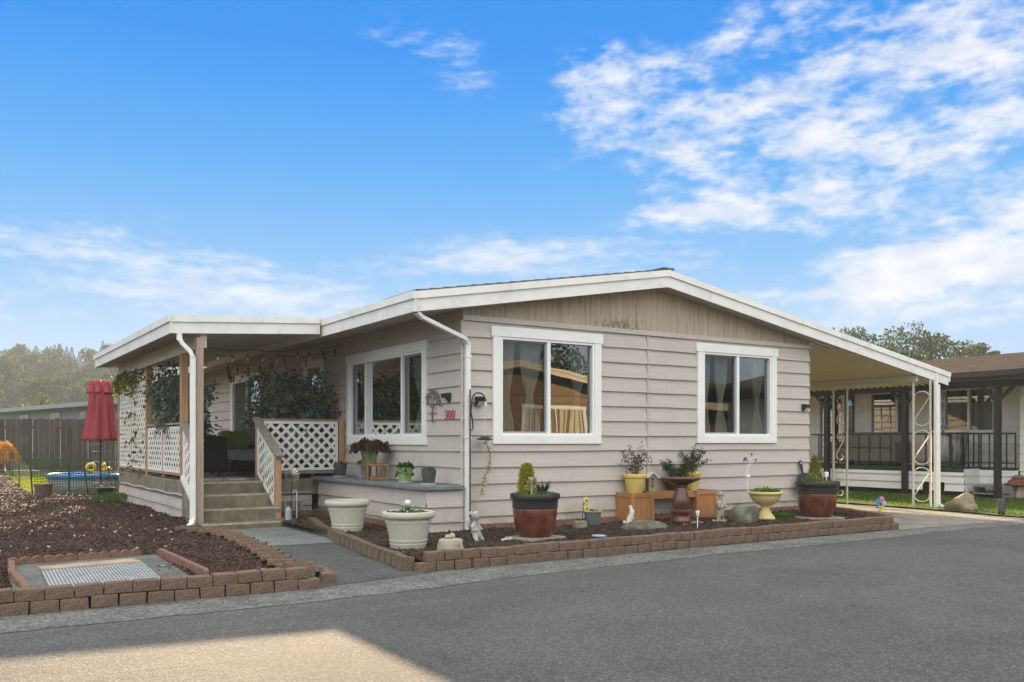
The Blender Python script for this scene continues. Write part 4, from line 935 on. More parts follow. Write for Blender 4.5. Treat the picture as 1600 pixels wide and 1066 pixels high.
for k in range(4): b = MB(); a = k * 1.57; b.tube([(.04 * math.cos(a), .04 * math.sin(a), -.26), (.04 * math.cos(a), .04 * math.sin(a), -.8 - .05 * k)], .009, 6); b.build('tube', SPIN, o)
o = thing('hanging_lantern', 'small amber lantern cluster hanging on the neighbouring porch', 'lantern', (13.75, 4.35, 2.5))
b = MB(); b.tube([(0, 0, 0), (0, 0, -.16)], .006, 5); b.lathe([(.02, -.14), (.08, -.2), (.02, -.2)], 8); b.build('cap', BLACK, o)
b = MB(); b.lathe([(.06, -.2), (.075, -.3), (.05, -.42), (0, -.42)], 8); b.build('lamp_glass', M('amber_glass', (.45, .26, .05), .2), o)
o = thing('mushroom_ornament', 'red-capped mushroom ornament on a pale stem near the far right', 'ornament', onZ(1592, 780, .02))
b = MB(); b.lathe([(.11, 0), (.085, .05), (.06, .18), (.055, .30)], 16); b.build('stem', M('pink_stone', (.52, .36, .27), .8, .1), o, smooth='all')
b = MB(); b.lathe([(.05, .28), (.24, .31), (.25, .34), (.20, .42), (.10, .47), (0, .48)], 20); b.build('cap', M('red_cap', (.25, .08, .05), .7, .3, 12), o, smooth='all')
b = MB(); b.blob((.02, .02, .50), (.16, .12, .045), 5, .2); b.build('frog', M('grey_stone', (.22, .21, .18), .9, .2, 8), o, smooth='all')

# lawn strip between driveway and neighbour
LAWN = [(9.55, -2.45), (10.6, -2.6), (30, -2.9), (30, .5), (14.4, .6), (13.9, 1.0), (13.9, 16), (10.15, 16), (10.05, 1.2), (9.8, -1.2)]
mound('lawn', LAWN, .03, GRASSG, .008, .5)
GRASS = leaf_mat('grass_blade', (.060, .12, .012), (.16, .24, .03), .55, .6, .3)
def grass(name, label, poly, n, h, near=None, zf=.02, w=.012):
    X, Y = scatter(poly, n, near, 1.5) if near else scatter(poly, n)
    P = np.stack([X, Y, np.full(len(X), zf) + hg(X, Y)], 1); D = rng.normal(size=(len(X), 3)) * .35; D[:, 2] = 1
    v, f = leaves_mesh(P, D, rng.uniform(.6, 1.25, len(X)) * h, w, 0.0); return tag(np_obj(name, v, f, GRASS), label, 'grass', kind='stuff')
grass('lawn_grass', 'short sunlit grass between the driveway and the white house', [(x, y) for x, y in [(9.55, -2.45), (10.6, -2.6), (17, -2.7), (17, .1), (13.9, .6), (13.9, 9), (10.15, 9), (10.05, 1.2), (9.8, -1.2)]], 26000, .055, None, .035)
# ============================================================ block edging round the beds
def block_mat():
    m, T, p, out = base_mat('edging_block'); co = T.n('ShaderNodeTexCoord').outputs['Object']
    g = T.n('ShaderNodeNewGeometry').outputs['Random Per Island']
    c = T.ramp(g, [(0, (.195, .130, .098)), (.4, (.23, .158, .120)), (.75, (.26, .185, .145)), (1, (.205, .155, .125))])
    sp = T.noise(co, 70, 4, .7); c = T.mix(T.sm(sp, .40, .62), T.mix(1, c, (.55, .55, .55), 'MULTIPLY'), c)
    c = T.mix(T.m('MULTIPLY', T.sm(T.noise(co, 5, 5, .7), .52, .68), .55), c, (.075, .062, .045))
    T.put(p.inputs['Base Color'], c); p.inputs['Roughness'].default_value = .95; p.inputs['Specular IOR Level'].default_value = .15
    bp = T.n('ShaderNodeBump'); bp.inputs['Strength'].default_value = 1.0; bp.inputs['Distance'].default_value = .010
    T.put(bp.inputs['Height'], T.noise(co, 45, 5, .7)); T.put(p.inputs['Normal'], bp.outputs[0]); return m
BLK = block_mat()
MOSSB = M('mossy_block', (.125, .090, .060), .95, .35, 20, .9, 45, dirt=(.045, .050, .018), dirt_s=6, dirt_a=.85)
def rough_block(L, H, D, seed, mat, parent, loc, rz, tilt=0, name='block'):
    r_ = random.Random(seed); b = MB(); nx, nz = 5, 3; vs = []
    J = lambda s: r_.uniform(-s, s); dx = [J(.004) for _ in range(8)]
    b.hexa([(-L / 2 + dx[0], -D / 2, -.0), (L / 2 + dx[1], -D / 2, 0), (L / 2 - .008, D / 2, 0), (-L / 2 + .008, D / 2, 0), (-L / 2 + dx[2], -D / 2 + J(.005), H + J(.003)), (L / 2 + dx[3], -D / 2 + J(.005), H + J(.003)), (L / 2 - .008, D / 2, H), (-L / 2 + .008, D / 2, H)])
    o = b.build(name, mat, parent, bevel=.008); o.location = loc; o.rotation_euler = (tilt + J(.03), J(.035), rz + J(.045)); return o
def along(poly, step):
    """(point, heading) every step metres along a polyline"""
    out = []; P = [Vector((x, y, 0)) for x, y in poly]; carry = step / 2
    for p, q in zip(P, P[1:]):
        L = (q - p).length; d = (q - p) / L; s = carry
        while s < L: out.append((p + d * s, math.atan2(d.y, d.x))); s += step
        carry = s - L
    return out
def edging(name, label, poly, courses, L=.205, H=.095, D=.11, mat=None, tilt=0, z=.0, seed=0, skip=()):
    t = thing(name, label, 'edging', (poly[0][0], poly[0][1], 0)); k = 0; O = Vector((poly[0][0], poly[0][1], 0))
    for c in range(courses):
        pl = along(poly, L + .003)
        if c % 2: pl = [((p + pl[i + 1][0]) / 2, h) for i, (p, h) in enumerate(pl[:-1])]
        for i, (p, h) in enumerate(pl):
            k += 1; wob = .010 * math.sin(i * .9 + seed)
            n = Vector((-math.sin(h), math.cos(h), 0)); q = p - O + n * (wob + c * .012); q.z = z + c * (H + .003) + .004 * math.sin(i * 1.3)
            rough_block(L * random.uniform(.955, 1.0), H * random.uniform(.97, 1.03), D, seed * 100 + k, mat or BLK, t, q, h, tilt)
    return t
edging('block_edging', 'two-course brown concrete block edging along the street side of the front bed', [(-2.02, -2.62), (-.8, -2.60), (1.5, -2.53), (4, -2.48), (6.12, -2.44)], 2, seed=1)
edging('block_edging', 'short block return at the driveway end of the front bed', [(6.12, -2.36), (6.55, -1.7), (6.95, -.75), (7.18, .0)], 2, seed=2)
edging('block_edging', 'mossy single-course block edging bending from the path to the bottom step', [(-2.06, -2.52), (-1.95, -1.7), (-1.80, -.6), (-1.62, .5), (-1.42, 1.6), (-1.15, 2.75)], 1, L=.21, H=.14, D=.12, mat=MOSSB, seed=3, tilt=.12)
edging('block_edging', 'two-course brown block edging beside the street in front of the drain grate', [(-9.2, -2.98), (-7, -2.96), (-5.6, -2.95), (-3.08, -2.99)], 2, seed=4)
# slanted pavers lying along the left side of the path
t = thing('paver_edging', 'row of tilted brown pavers lapping along the left side of the path', 'edging', (-3.1, -2.8, 0))
pl = along([(-3.12, -2.72), (-3.18, -2.0), (-3.02, -.9), (-2.92, .3), (-2.88, 1.1), (-2.98, 1.75), (-3.25, 2.2)], .215)
for i, (p, h) in enumerate(pl): rough_block(.27, .06, .165, 500 + i, BLK, t, p - Vector((-3.1, -2.8, 0)) + Vector((0, 0, .085 + .02 * math.sin(i * 2.1))), h + R(72), .16 + .06 * math.sin(i * 1.7), 'paver')
for i, (p, h) in enumerate(along([(-3.02, -2.86), (-2.96, -2.5)], .2)): rough_block(.2, .10, .12, 540 + i, BLK, t, p - Vector((-3.1, -2.8, 0)), h, 0, 'block')

TERRA = M('terracotta_edging', (.19, .105, .075), .9, .25, 14, .4, 60, dirt=(.09, .05, .035), dirt_s=5, dirt_a=.5)
def scalloped(label, poly, H=.15, z=.03, L=.30, n=3):
    t = thing('scalloped_edging', label, 'edging', (poly[0][0], poly[0][1], 0)); O = Vector((poly[0][0], poly[0][1], 0)); pl = along(poly, L + .008)
    for p, h in pl:
        b = MB(); pr = [(-L / 2, 0)]; pr += [(L / 2, 0)]; w = L / n
        for k in range(n):
            for a in np.linspace(.25, math.pi - .25, 7): pr.append((L / 2 - w * (k + .5) + w / 2 * math.cos(a) * 1.0, H - .032 + .036 * math.sin(a)))
        b.prism([(x, 0, zz_) for x, zz_ in pr], (0, .05, 0)); o = b.build('segment', TERRA, t); o.location = p - O + Vector((0, 0, z)); o.rotation_euler = (random.uniform(-.06, .06), 0, h)
    return t
scalloped('scalloped terracotta edging along the base of the front wall', [(.10, -.13), (7.1, -.13)])
scalloped('scalloped terracotta edging along the base of the plant ledge', [(-.66, 3.95), (-.66, .05)])
scalloped('scalloped terracotta edging between the steps and the ledge', [(-1.2, 3.95), (-.72, 3.95)], .12)

# ============================================================ planters in the front bed
SZ = .09
DIRT = M('potting_soil', (.035, .024, .018), .95, .4, 30, .6, 80)
LEAFG = leaf_mat('succulent_leaf', (.06, .12, .02), (.16, .24, .05), .3, .45, .3)
LEAFD = leaf_mat('shrub_leaf', (.018, .040, .012), (.055, .085, .028), .25, .35, .4)
LEAFY = leaf_mat('gold_conifer_leaf', (.16, .20, .015), (.42, .40, .03), .35, .55, .3)
URNM = M('urn_resin', (.47, .44, .37), .6, .07, 6, .05, 50, dirt=(.30, .28, .23), dirt_s=3, dirt_a=.3)
def pot(t, prof, mat, soil_r, soil_z, n=40, name='pot', rings=()):
    b = MB(); b.lathe(prof, n); p = b.build(name, mat, t, smooth=True)
    if soil_r: b = MB(); b.lathe([(soil_r, 0), (soil_r * .5, .012), (0, .015)], 20, (0, 0, soil_z)); b.build('soil', DIRT, t, smooth='all')
    return p
def urn(label, loc):
    t = thing('urn_planter', label, 'planter', loc)
    pot(t, [(.0, 0), (.195, 0), (.20, .012), (.205, .05), (.212, .052), (.212, .068), (.207, .070), (.212, .09), (.219, .092), (.219, .108), (.214, .110), (.255, .30), (.262, .302), (.262, .318), (.258, .322), (.265, .345), (.290, .350), (.306, .368), (.308, .395), (.298, .418), (.272, .425), (.252, .415), (.245, .37), (.0, .37)], URNM, 0, 0, 56); return t
def soil(t, r, z): b = MB(); b.lathe([(r, 0), (r * .5, .012), (0, .015)], 20, (0, 0, z)); return b.build('soil', DIRT, t, smooth='all')
def tuft(t, n, r, z, h, mat, name='foliage', L=(.02, .05), W=.02, up=.6, sy=1):
    a = rng.uniform(0, 6.28, n); q = r * np.sqrt(rng.uniform(0, 1, n)); P = np.stack([q * np.cos(a), q * np.sin(a) * sy, z + rng.uniform(0, 1, n) * h * (1.1 - (q / r) ** 2 * .6)], 1)
    D = rdir(n, up); D[:, :2] += P[:, :2] / r * .4; v, f = leaves_mesh(P, D, rng.uniform(*L, n), W, 0); return np_obj(name, v, f, mat, t)
u1 = urn('large beige resin urn planter standing empty nearest the porch steps', onZ(543, 830, SZ)); soil(u1, .245, .372)
u2 = urn('large beige resin urn planter full of green groundcover with a glass globe stake', onZ(638, 857, SZ)); soil(u2, .245, .375); tuft(u2, 900, .235, .375, .05, LEAFG, 'groundcover')
def globe(label, loc, h=.2):
    t = thing('solar_globe', label, 'garden light', loc); b = MB(); b.tube([(0, 0, 0), (.012, 0, h)], .012, 8); b.build('stake', WHITEM, t)
    b = MB(); b.lathe([(.02, 0), (.03, .02), (.03, .045)], 14, (.012, 0, h)); b.build('collar', M('silver_collar', (.45, .43, .40), .3, metal=1), t, smooth=True)
    b = MB(); b.lathe([(.03, .045), (.042, .07), (.035, .105), (.0, .118)], 16, (.012, 0, h)); b.build('globe', M('clear_globe', (.62, .62, .60), .08, .1, 10, spec=.9), t, smooth='all'); return t
g = onZ(638, 857, SZ); globe('clear globe solar stake poking out of the groundcover urn', (g.x - .03, g.y - .02, SZ + .38), .06)

def conifer(t, c, r, h, n, mat, name='conifer', pw=.55):
    z = rng.uniform(0, 1, n) ** .8; a = rng.uniform(0, 6.28, n); q = r * (1 - z) ** pw * np.sqrt(rng.uniform(.15, 1, n)) * (1 + .15 * np.sin(a * 5 + z * 9)); P = np.stack([c[0] + q * np.cos(a), c[1] + q * np.sin(a), c[2] + z * h], 1)
    D = rdir(n, 1.4); D[:, :2] += np.stack([np.cos(a), np.sin(a)], 1) * .5; v, f = leaves_mesh(P, D, rng.uniform(.025, .05, n), .014, 0); return np_obj(name, v, f, mat, t)
GLZ = M('brown_glaze', (.115, .032, .020), .22, .35, 5, .08, 20, spec=.6, c2=(.14, .045, .028)); GLZD = M('dark_glaze', (.030, .027, .023), .35, .2, 6, .1, 30)
def big_pot(label, loc, h, r):
    t = thing('glazed_pot', label, 'planter', loc); s = h
    b = MB(); b.lathe([(0, 0), (r * .60, 0), (r * .66, .03 * s), (r * .82, .30 * s), (r * .88, .52 * s), (r * .89, .64 * s), (r * .885, .66 * s)], 56); b.build('pot_body', GLZ, t, smooth=True)
    b = MB(); pr = [(r * .885, .66 * s)]
    for k in range(3): z = .67 + k * .065; pr += [(r * .90, z * s), (r * .925, (z + .018) * s), (r * .925, (z + .036) * s), (r * .90, (z + .05) * s)]
    pr += [(r * .93, .868 * s), (r * .985, .875 * s), (r, .90 * s), (r, .97 * s), (r * .98, s), (r * .92, s), (r * .89, .93 * s), (0, .93 * s)]; b.lathe(pr, 56); b.build('rim', GLZD, t, smooth=True)
    soil(t, r * .88, .935 * s); return t
def solar_stake(label, loc, h=.22, mat=None):
    t = thing('solar_stake', label, 'garden light', loc); m = mat or M('champagne_metal', (.50, .46, .36), .35, .1, 10, metal=.5)
    b = MB(); b.tube([(0, 0, 0), (0, 0, h)], .008, 6); b.build('stake', m, t); b = MB(); b.lathe([(.014, 0), (.022, .01), (.026, .05), (.03, .052), (.03, .075), (0, .08)], 12, (0, 0, h)); b.build('lamp', m, t, smooth=True); return t
bp_ = onZ(836, 838, SZ + .03); t = big_pot('large red-brown glazed pot with a gold conifer and spiky plant on a paver', bp_, .54, .315)
conifer(t, (-.11, .02, .5), .125, .40, 1900, LEAFY, pw=.32); tuft(t, 500, .25, .51, .05, LEAFG, 'groundcover')
a = rng.uniform(0, 6.28, 60); D = np.stack([np.cos(a), np.sin(a), rng.uniform(.5, 2.2, 60)], 1); v, f = leaves_mesh(np.tile([[.09, -.04, .52]], (60, 1)), D, rng.uniform(.16, .23, 60), .016); np_obj('spiky_plant', v, f, leaf_mat('bronze_spike', (.05, .028, .025), (.10, .06, .05), .1, .4), t)
solar_stake('pale metal solar stake stuck in the large gold conifer pot', (bp_.x - .16, bp_.y - .16, SZ + .54), .16)
PAVER = M('grey_paver', (.24, .22, .18), .9, .2, 10, .4, 60, dirt=(.10, .10, .05), dirt_s=4, dirt_a=.4)
def paver(label, loc, w, d, h, rz, name='paving_slab'): b = MB(); b.box(-w / 2, -d / 2, 0, w / 2, d / 2, h); o = b.build(name, PAVER, None, bevel=.012, loc=loc, rot=(0, 0, rz)); return tag(o, label, 'paving slab')
paver('grey paving slab beneath the gold conifer pot', (bp_.x, bp_.y, SZ - .01), .62, .48, .04, .15)
bq = onZ(1277, 807, SZ + .03); t = big_pot('large red-brown glazed pot with a pointed conifer at the driveway corner', bq, .56, .345)
conifer(t, (-.05, 0, .5), .13, .44, 1700, leaf_mat('young_conifer_leaf', (.09, .14, .012), (.30, .32, .04), .35, .55, .3)); tuft(t, 240, .28, .53, .06, LEAFG, 'groundcover')
b = MB(); b.tube([(.14, -.06, .5), (.14, -.06, .62)], .012, 8); b.lathe([(.03, .62), (.036, .64), (.036, .70), (0, .71)], 12, (.14, -.06, 0)); b.build('mushroom_light', VINYL, t)
paver('grey paving slab beneath the pot at the driveway corner', (bq.x - .05, bq.y - .05, SZ - .01), .66, .5, .04, -.2)
t = thing('frying_pan', 'old cast iron pan leaning on the wall behind the corner pot', 'pan', (6.86, -.16, SZ + .30))
b = MB(); N = 28; vs = [(0, 0, 0)] ; b.tube([(0, .0, .16), (0, -.035, .16)], [.20, .215], 28); b.build('pan_body', M('cast_iron', (.022, .021, .02), .6, .3, 20, .3), t, smooth=True, rot=(R(-12), 0, 0))
b = MB(); b.prism([(-.022, -.01, .35), (.022, -.01, .35), (.034, -.01, .50), (.034, -.01, .58), (.0, -.01, .605), (-.034, -.01, .58), (-.034, -.01, .50)], (0, .014, 0)); b.build('handle', MATS['cast_iron'], t, rot=(R(-12), 0, 0))
b = MB(); b.tube([(0, -.013, .55), (0, -.009, .55)], .014, 12); b.build('handle_hole', NW, t, rot=(R(-12), 0, 0))

# ---- planter bench: two slatted cedar boxes joined by a seat
BW = M('bench_cedar', (.42, .20, .075), .6, .2, 4, .15, 50, stretch=(10, 10, .6)); BWH = M('bench_cedar_seat', (.36, .17, .07), .6, .2, 4, .15, 50, stretch=(.6, 10, 10))
bench = thing('planter_bench', 'cedar planter bench of two slatted boxes joined by a plank seat', 'bench', (2.88, -.20, SZ - .02))
def pbox(x):
    b = MB(); b.box(x - .19, -.19, .03, x + .19, .19, .44); bx = b.build('planter_box', BW, bench)
    for sx in (-1, 1):
        for sy in (-1, 1): b = MB(); b.box(x + sx * .195 - .022, sy * .195 - .022, 0, x + sx * .195 + .022, sy * .195 + .022, .475); b.build('corner_post', BW, bx, bevel=.003)
    for z in (.045, .405):
        for sy in (-1, 1): b = MB(); b.box(x - .173, sy * .198 - .012, z, x + .173, sy * .198 + .012, z + .065); b.build('rail', BWH, bx)
        for sx in (-1, 1): b = MB(); b.box(x + sx * .198 - .012, -.173, z, x + sx * .198 + .012, .173, z + .065); b.build('rail', BWH, bx)
    b = MB()
    for i in range(8):
        u = -.16 + i * .042; b.box(x + u, -.197, .11, x + u + .034, -.1905, .405); b.box(x - .197, u, .11, x - .1905, u + .034, .405)
    b.build('slats', BW, bx)
    b = MB(); b.box(x - .16, -.16, .445, x + .16, .16, .452); b.build('liner', M('grey_liner', (.33, .37, .40), .4, .1), bx)
pbox(0); pbox(1.32)
b = MB()
for i in range(3): b.box(.22, -.17 + i * .115, .44, 1.10, -.17 + i * .115 + .105, .475)
b.box(.22, -.185, .37, 1.10, -.172, .438); b.build('seat', BWH, bench)
YEL = M('yellow_glaze', (.66, .47, .14), .45, .08, 4, .03, 30)
def yellow_pot(label, loc, seed, n, h=.36, sp=.24):
    t = thing('yellow_pot', label, 'planter', loc); pot(t, [(0, 0), (.115, 0), (.12, .01), (.122, .022), (.135, .04), (.158, .20), (.160, .225), (.180, .228), (.184, .238), (.184, .275), (.178, .285), (.16, .285), (.15, .25), (0, .25)], YEL, .15, .252)
    shrub(t, .25, h, sp, n, seed); return t
def shrub(t, z0, h, sp, n, seed, mat=None, L=(.035, .06)):
    r_ = np.random.default_rng(seed); b = MB(); tips = []
    for k in range(15):
        a = r_.uniform(0, 6.28); q = sp * r_.uniform(.25, 1); e = Vector((q * math.cos(a), q * math.sin(a), z0 + h * r_.uniform(.45, 1) * (1.1 - .3 * q / sp))); s = Vector((.03 * math.cos(a), .03 * math.sin(a), z0)); m_ = s.lerp(e, .5) + Vector((-.02 * math.cos(a), -.02 * math.sin(a), .03))
        b.tube([s, m_, e], [.006, .004, .002], 5); tips += [list(s.lerp(m_, .6)), list(m_)] + [list(m_.lerp(e, f)) for f in (.3, .55, .8, 1)]
    b.build('stems', BARKS, t); tp = np.array(tips); k = r_.integers(0, len(tp), n); P = tp[k] + r_.normal(size=(n, 3)) * .022; D = r_.normal(size=(n, 3)); D[:, 2] += .3
    v, f = leaves_mesh(P, D, r_.uniform(*L, n), r_.uniform(.016, .026, n), .1); return np_obj('foliage', v, f, mat or LEAFD, t)
yellow_pot('yellow glazed pot with a sparse twiggy shrub on the left planter box', (2.90, -.20, .535), 31, 300, .46, .36)
yellow_pot('yellow glazed pot with a leafy shrub on the right planter box', (4.14, -.10, .55), 32, 640, .47, .30)
t = thing('dark_bowl', 'dark round pot with a spreading glossy shrub on the bench seat', 'planter', (3.72, -.22, .550)); pot(t, [(0, 0), (.13, 0), (.15, .02), (.21, .17), (.225, .18), (.225, .20), (.20, .20), (.18, .17), (0, .17)], GLZD, .18, .172); shrub(t, .17, .32, .36, 820, 33)
t = thing('birdhouse', 'little grey wooden birdhouse with a white-edged roof on the bench', 'birdhouse', (3.22, -.20, .545), R(-15))
GW = M('grey_house_wood', (.27, .23, .165), .85, .25, 8, .3, 60)
b = MB(); b.prism([(-.065, -.06, 0), (.065, -.06, 0), (.065, -.06, .22), (0, -.06, .275), (-.065, -.06, .22)], (0, .12, 0)); b.build('walls', GW, t, bevel=.004)
for s in (-1, 1): b = MB(); b.hexa([(0, -.09, .282), (s * .10, -.09, .20), (s * .10, .08, .20), (0, .08, .282), (0, -.09, .296), (s * .112, -.09, .206), (s * .112, .08, .206), (0, .08, .296)]); b.build('roof', M('white_roof', (.70, .66, .62), .6), t)
b = MB(); b.tube([(0, -.0605, .19), (0, -.063, .19)], .021, 14); b.tube([(0, -.0605, .08), (0, -.063, .08)], .015, 14); b.build('entrance', BLACK, t)
b = MB(); b.tube([(0, -.06, .145), (0, -.095, .145)], .006, 6); b.build('perch', GW, t)
BB = M('birdbath_glaze', (.105, .036, .026), .25, .35, 5, .08, 20, spec=.6)
t = thing('birdbath', 'red-brown glazed birdbath on a bulbous pedestal before the bench', 'birdbath', onZ(1064, 817, SZ + .02))
b = MB(); b.lathe([(0, 0), (.145, 0), (.15, .02), (.15, .05), (.135, .07), (.115, .10), (.12, .14), (.145, .16), (.145, .18), (.115, .20), (.13, .28), (.125, .36), (.095, .46), (.08, .52), (.10, .54), (.10, .56)], 40); b.build('pedestal', BB, t, smooth=True)
b = MB(); b.lathe([(.10, .56), (.13, .575), (.25, .625), (.285, .645), (.292, .66), (.285, .668), (.26, .655), (.12, .61), (0, .60)], 48); b.build('bowl', BB, t, smooth=True)
paver('brown paver under the birdbath pedestal', onZ(1068, 819, SZ - .012), .46, .42, .035, .1)
# yellow urn
t = thing('yellow_urn', 'fluted pale yellow pedestal urn filled with green succulents', 'urn', onZ(1196, 813, SZ)); wob = lambda a, z: 1 + (.025 * math.sin(a * 22) if .26 < z < .40 else 0)
b = MB(); b.lathe([(0, 0), (.14, 0), (.15, .02), (.14, .05), (.10, .10), (.068, .16), (.06, .20), (.07, .22), (.12, .25), (.19, .30), (.225, .36), (.235, .40), (.25, .405), (.262, .42), (.258, .445), (.235, .445), (.21, .41), (0, .40)], 88, wob=wob); b.build('urn', M('pale_yellow', (.64, .50, .22), .6, .1, 5, dirt=(.42, .35, .18), dirt_s=4, dirt_a=.3), t, smooth='all'); tuft(t, 700, .215, .41, .07, LEAFG, 'succulents', (.03, .07), .02)
p_ = onZ(1178, 813, SZ)
t = thing('solar_pinwheel', 'tall white stake with little dark pinwheels rising from the yellow urn', 'pinwheel', (p_.x - .03, p_.y + .1, SZ + .42)); b = MB(); b.tube([(0, 0, 0), (0, 0, .42)], .006, 6); b.build('stake', WHITEM, t); b = MB(); b.box(-.03, -.02, .24, .035, .02, .285); b.build('solar_box', VINYL, t, bevel=.005)
for (x, z, r_) in ((-.06, .50, .065), (.08, .59, .03), (.17, .50, .03)):
    b = MB()
    for i in range(9): a = i * .698; b.add([(x, -.01, z), (x + r_ * math.cos(a), -.02, z + r_ * math.sin(a)), (x + r_ * .8 * math.cos(a + .35), -.0, z + r_ * .8 * math.sin(a + .35))], [(0, 1, 2)])
    b.build('wheel', M('navy_petal', (.05, .08, .14), .4), t); b = MB(); b.tube([(0, 0, .42), (x * .5, 0, .45), (x, 0.002, z)], .003, 4); b.build('arm', WHITEM, t)
tuftp = thing('grass_tuft', 'small bright green tuft of groundcover beside the yellow urn', 'plant', onZ(1222, 810, SZ)); tuft(tuftp, 800, .26, .0, .07, leaf_mat('bright_tuft', (.04, .12, .015), (.10, .22, .03), .4, .5, .3), 'foliage', (.03, .07), .012, 1.2, .55)

# ---- stones and figures
ROCK = M('grey_rock', (.085, .085, .062), .9, .4, 5, .8, 25, dirt=(.045, .055, .025), dirt_s=3, dirt_a=.6, c2=(.14, .135, .10))
def rock(label, loc, rad, seed, rz=0, mat=None): b = MB(); b.blob((0, 0, rad[2] * .5), rad, seed, .22, 22, 14, 1.3); return tag(b.build('rock', mat or ROCK, None, smooth='all', loc=loc, rot=(0, 0, rz)), label, 'rock')
rock('big rounded mossy grey rock in front of the yellow urn', onZ(1163, 822, SZ - .06), (.27, .20, .22), 4, .2)
rock('long low dark rock lying behind the kerb in front of the bench', onZ(1006, 833, SZ - .05), (.33, .15, .12), 9, -.25)
rock('angular tan-grey boulder on the lawn edge beyond the carport', onZ(1503, 803, -.05), (.34, .27, .24), 14, .6, M('tan_rock', (.20, .17, .11), .9, .3, 6, .7, 25))
STONE = M('statue_stone', (.40, .36, .28), .9, .25, 10, .8, 40, dirt=(.11, .10, .07), dirt_s=11, dirt_a=.85); SILV = M('silver_cherub', (.38, .37, .34), .7, .3, 14, .4, 40, dirt=(.08, .08, .07), dirt_s=16, dirt_a=.8)
def skin_figure(name, parent, joints, edges, mat, sub=2):
    me = bpy.data.meshes.new(name); me.from_pydata([j[:3] for j in joints], edges, []); me.materials.append(mat); o = bpy.data.objects.new(name, me); col.objects.link(o); o.parent = parent
    s = o.modifiers.new('skin', 'SKIN'); s.use_smooth_shade = True
    for i, j in enumerate(joints): sv = me.skin_vertices[0].data[i]; sv.radius = (j[3], j[3] if len(j) < 5 else j[4]); sv.use_root = (i == 0)
    ss = o.modifiers.new('sub', 'SUBSURF'); ss.levels = ss.render_levels = sub; return o
t = thing('angel_statue', 'weathered silver kneeling cherub statue by the corner downspout', 'statue', onZ(741, 846, SZ - .01), R(15))
skin_figure('body', t, [(0, 0, .09, .058), (0, -.01, .16, .055), (0, -.015, .205, .045), (0, -.015, .235, .024), (0, -.02, .275, .040), (0, -.02, .30, .036), (.055, -.02, .19, .022), (.075, -.05, .13, .018), (.04, -.085, .16, .014), (-.055, -.02, .19, .022), (-.075, -.05, .13, .018), (-.04, -.085, .16, .014), (.045, -.06, .05, .034), (.075, -.09, .012, .022), (.05, .03, .012, .02), (-.045, -.06, .06, .034), (-.06, -.10, .02, .024), (-.05, -.13, .008, .015)], [(0, 1), (1, 2), (2, 3), (3, 4), (4, 5), (2, 6), (6, 7), (7, 8), (2, 9), (9, 10), (10, 11), (0, 12), (12, 13), (13, 14), (0, 15), (15, 16), (16, 17)], SILV)
b = MB(); b.blob((0, -.025, .315), (.058, .058, .062), 2, .03, 16, 12); b.build('head', SILV, t, smooth='all')
for s in (-1, 1): b = MB(); b.blob((s * .07, .05, .20), (.055, .014, .075), 3, .2, 12, 8); b.build('wing', SILV, t, smooth='all', rot=(0, s * -.35, 0))
b = MB(); [b.blob((.048 * math.cos(a), -.012 + .044 * math.sin(a), .340 + .012 * math.sin(a * 3)), .024, 5, .1, 8, 6) for a in np.linspace(0, 6.28, 9)]; b.build('curls', SILV, t, smooth='all')
t = thing('stone_ornament', 'square weathered stone ornament with a small carved top near the kerb corner', 'ornament', onZ(704, 864, SZ - .01), R(10))
b = MB(); b.lathe([(0, 0), (.12, 0), (.125, .02), (.105, .10), (.10, .15), (.085, .158), (0, .158)], 24, wob=lambda a, z: (1 / max(abs(math.cos(a)), abs(math.sin(a)))) ** .75 * (1 + .05 * math.sin(a * 9 + z * 60))); b.build('base', STONE, t, smooth='all')
b = MB(); b.blob((-.03, 0, .175), (.045, .035, .03), 8, .3); b.blob((.035, .01, .178), (.03, .03, .035), 9, .3); b.build('carving', STONE, t, smooth='all')
t = thing('cherub_statue', 'pale stone boy statue with folded arms standing by the right planter box', 'statue', onZ(1125, 815, SZ - .01), R(10))
skin_figure('body', t, [(0, 0, .155, .07, .06), (0, 0, .24, .066, .055), (0, 0, .30, .058, .046), (0, -.005, .335, .028), (0, -.01, .375, .048), (0, -.01, .41, .042), (.075, -.01, .275, .028), (.088, -.05, .215, .023), (.02, -.085, .235, .018), (-.075, -.01, .275, .028), (-.088, -.05, .215, .023), (-.02, -.085, .25, .018), (.045, -.01, .09, .045), (.05, 0, .035, .032), (.055, -.05, .018, .024), (-.045, -.01, .09, .045), (-.05, 0, .035, .032), (-.055, -.05, .018, .024)], [(0, 1), (1, 2), (2, 3), (3, 4), (4, 5), (2, 6), (6, 7), (7, 8), (2, 9), (9, 10), (10, 11), (0, 12), (12, 13), (13, 14), (0, 15), (15, 16), (16, 17)], STONE)
b = MB(); b.lathe([(0, 0), (.13, 0), (.135, .012), (.125, .024), (0, .026)], 22, wob=lambda a, z: 1 + .06 * math.sin(a * 5)); b.build('base', STONE, t, smooth='all')
b = MB(); [b.blob((.043 * math.cos(a), -.005 + .04 * math.sin(a), .415), .022, 6, .1, 8, 6) for a in np.linspace(0, 6.28, 9)]; b.blob((0, 0, .44), (.04, .04, .02), 7, .15); b.build('hair', STONE, t, smooth='all')
WR = M('white_rabbit', (.62, .57, .54), .8, .08, 10, .2, 50)
t = thing('rabbit_figurine', 'white rabbit figurine with upright ears behind the long dark rock', 'figurine', onZ(985, 822, SZ), R(30))
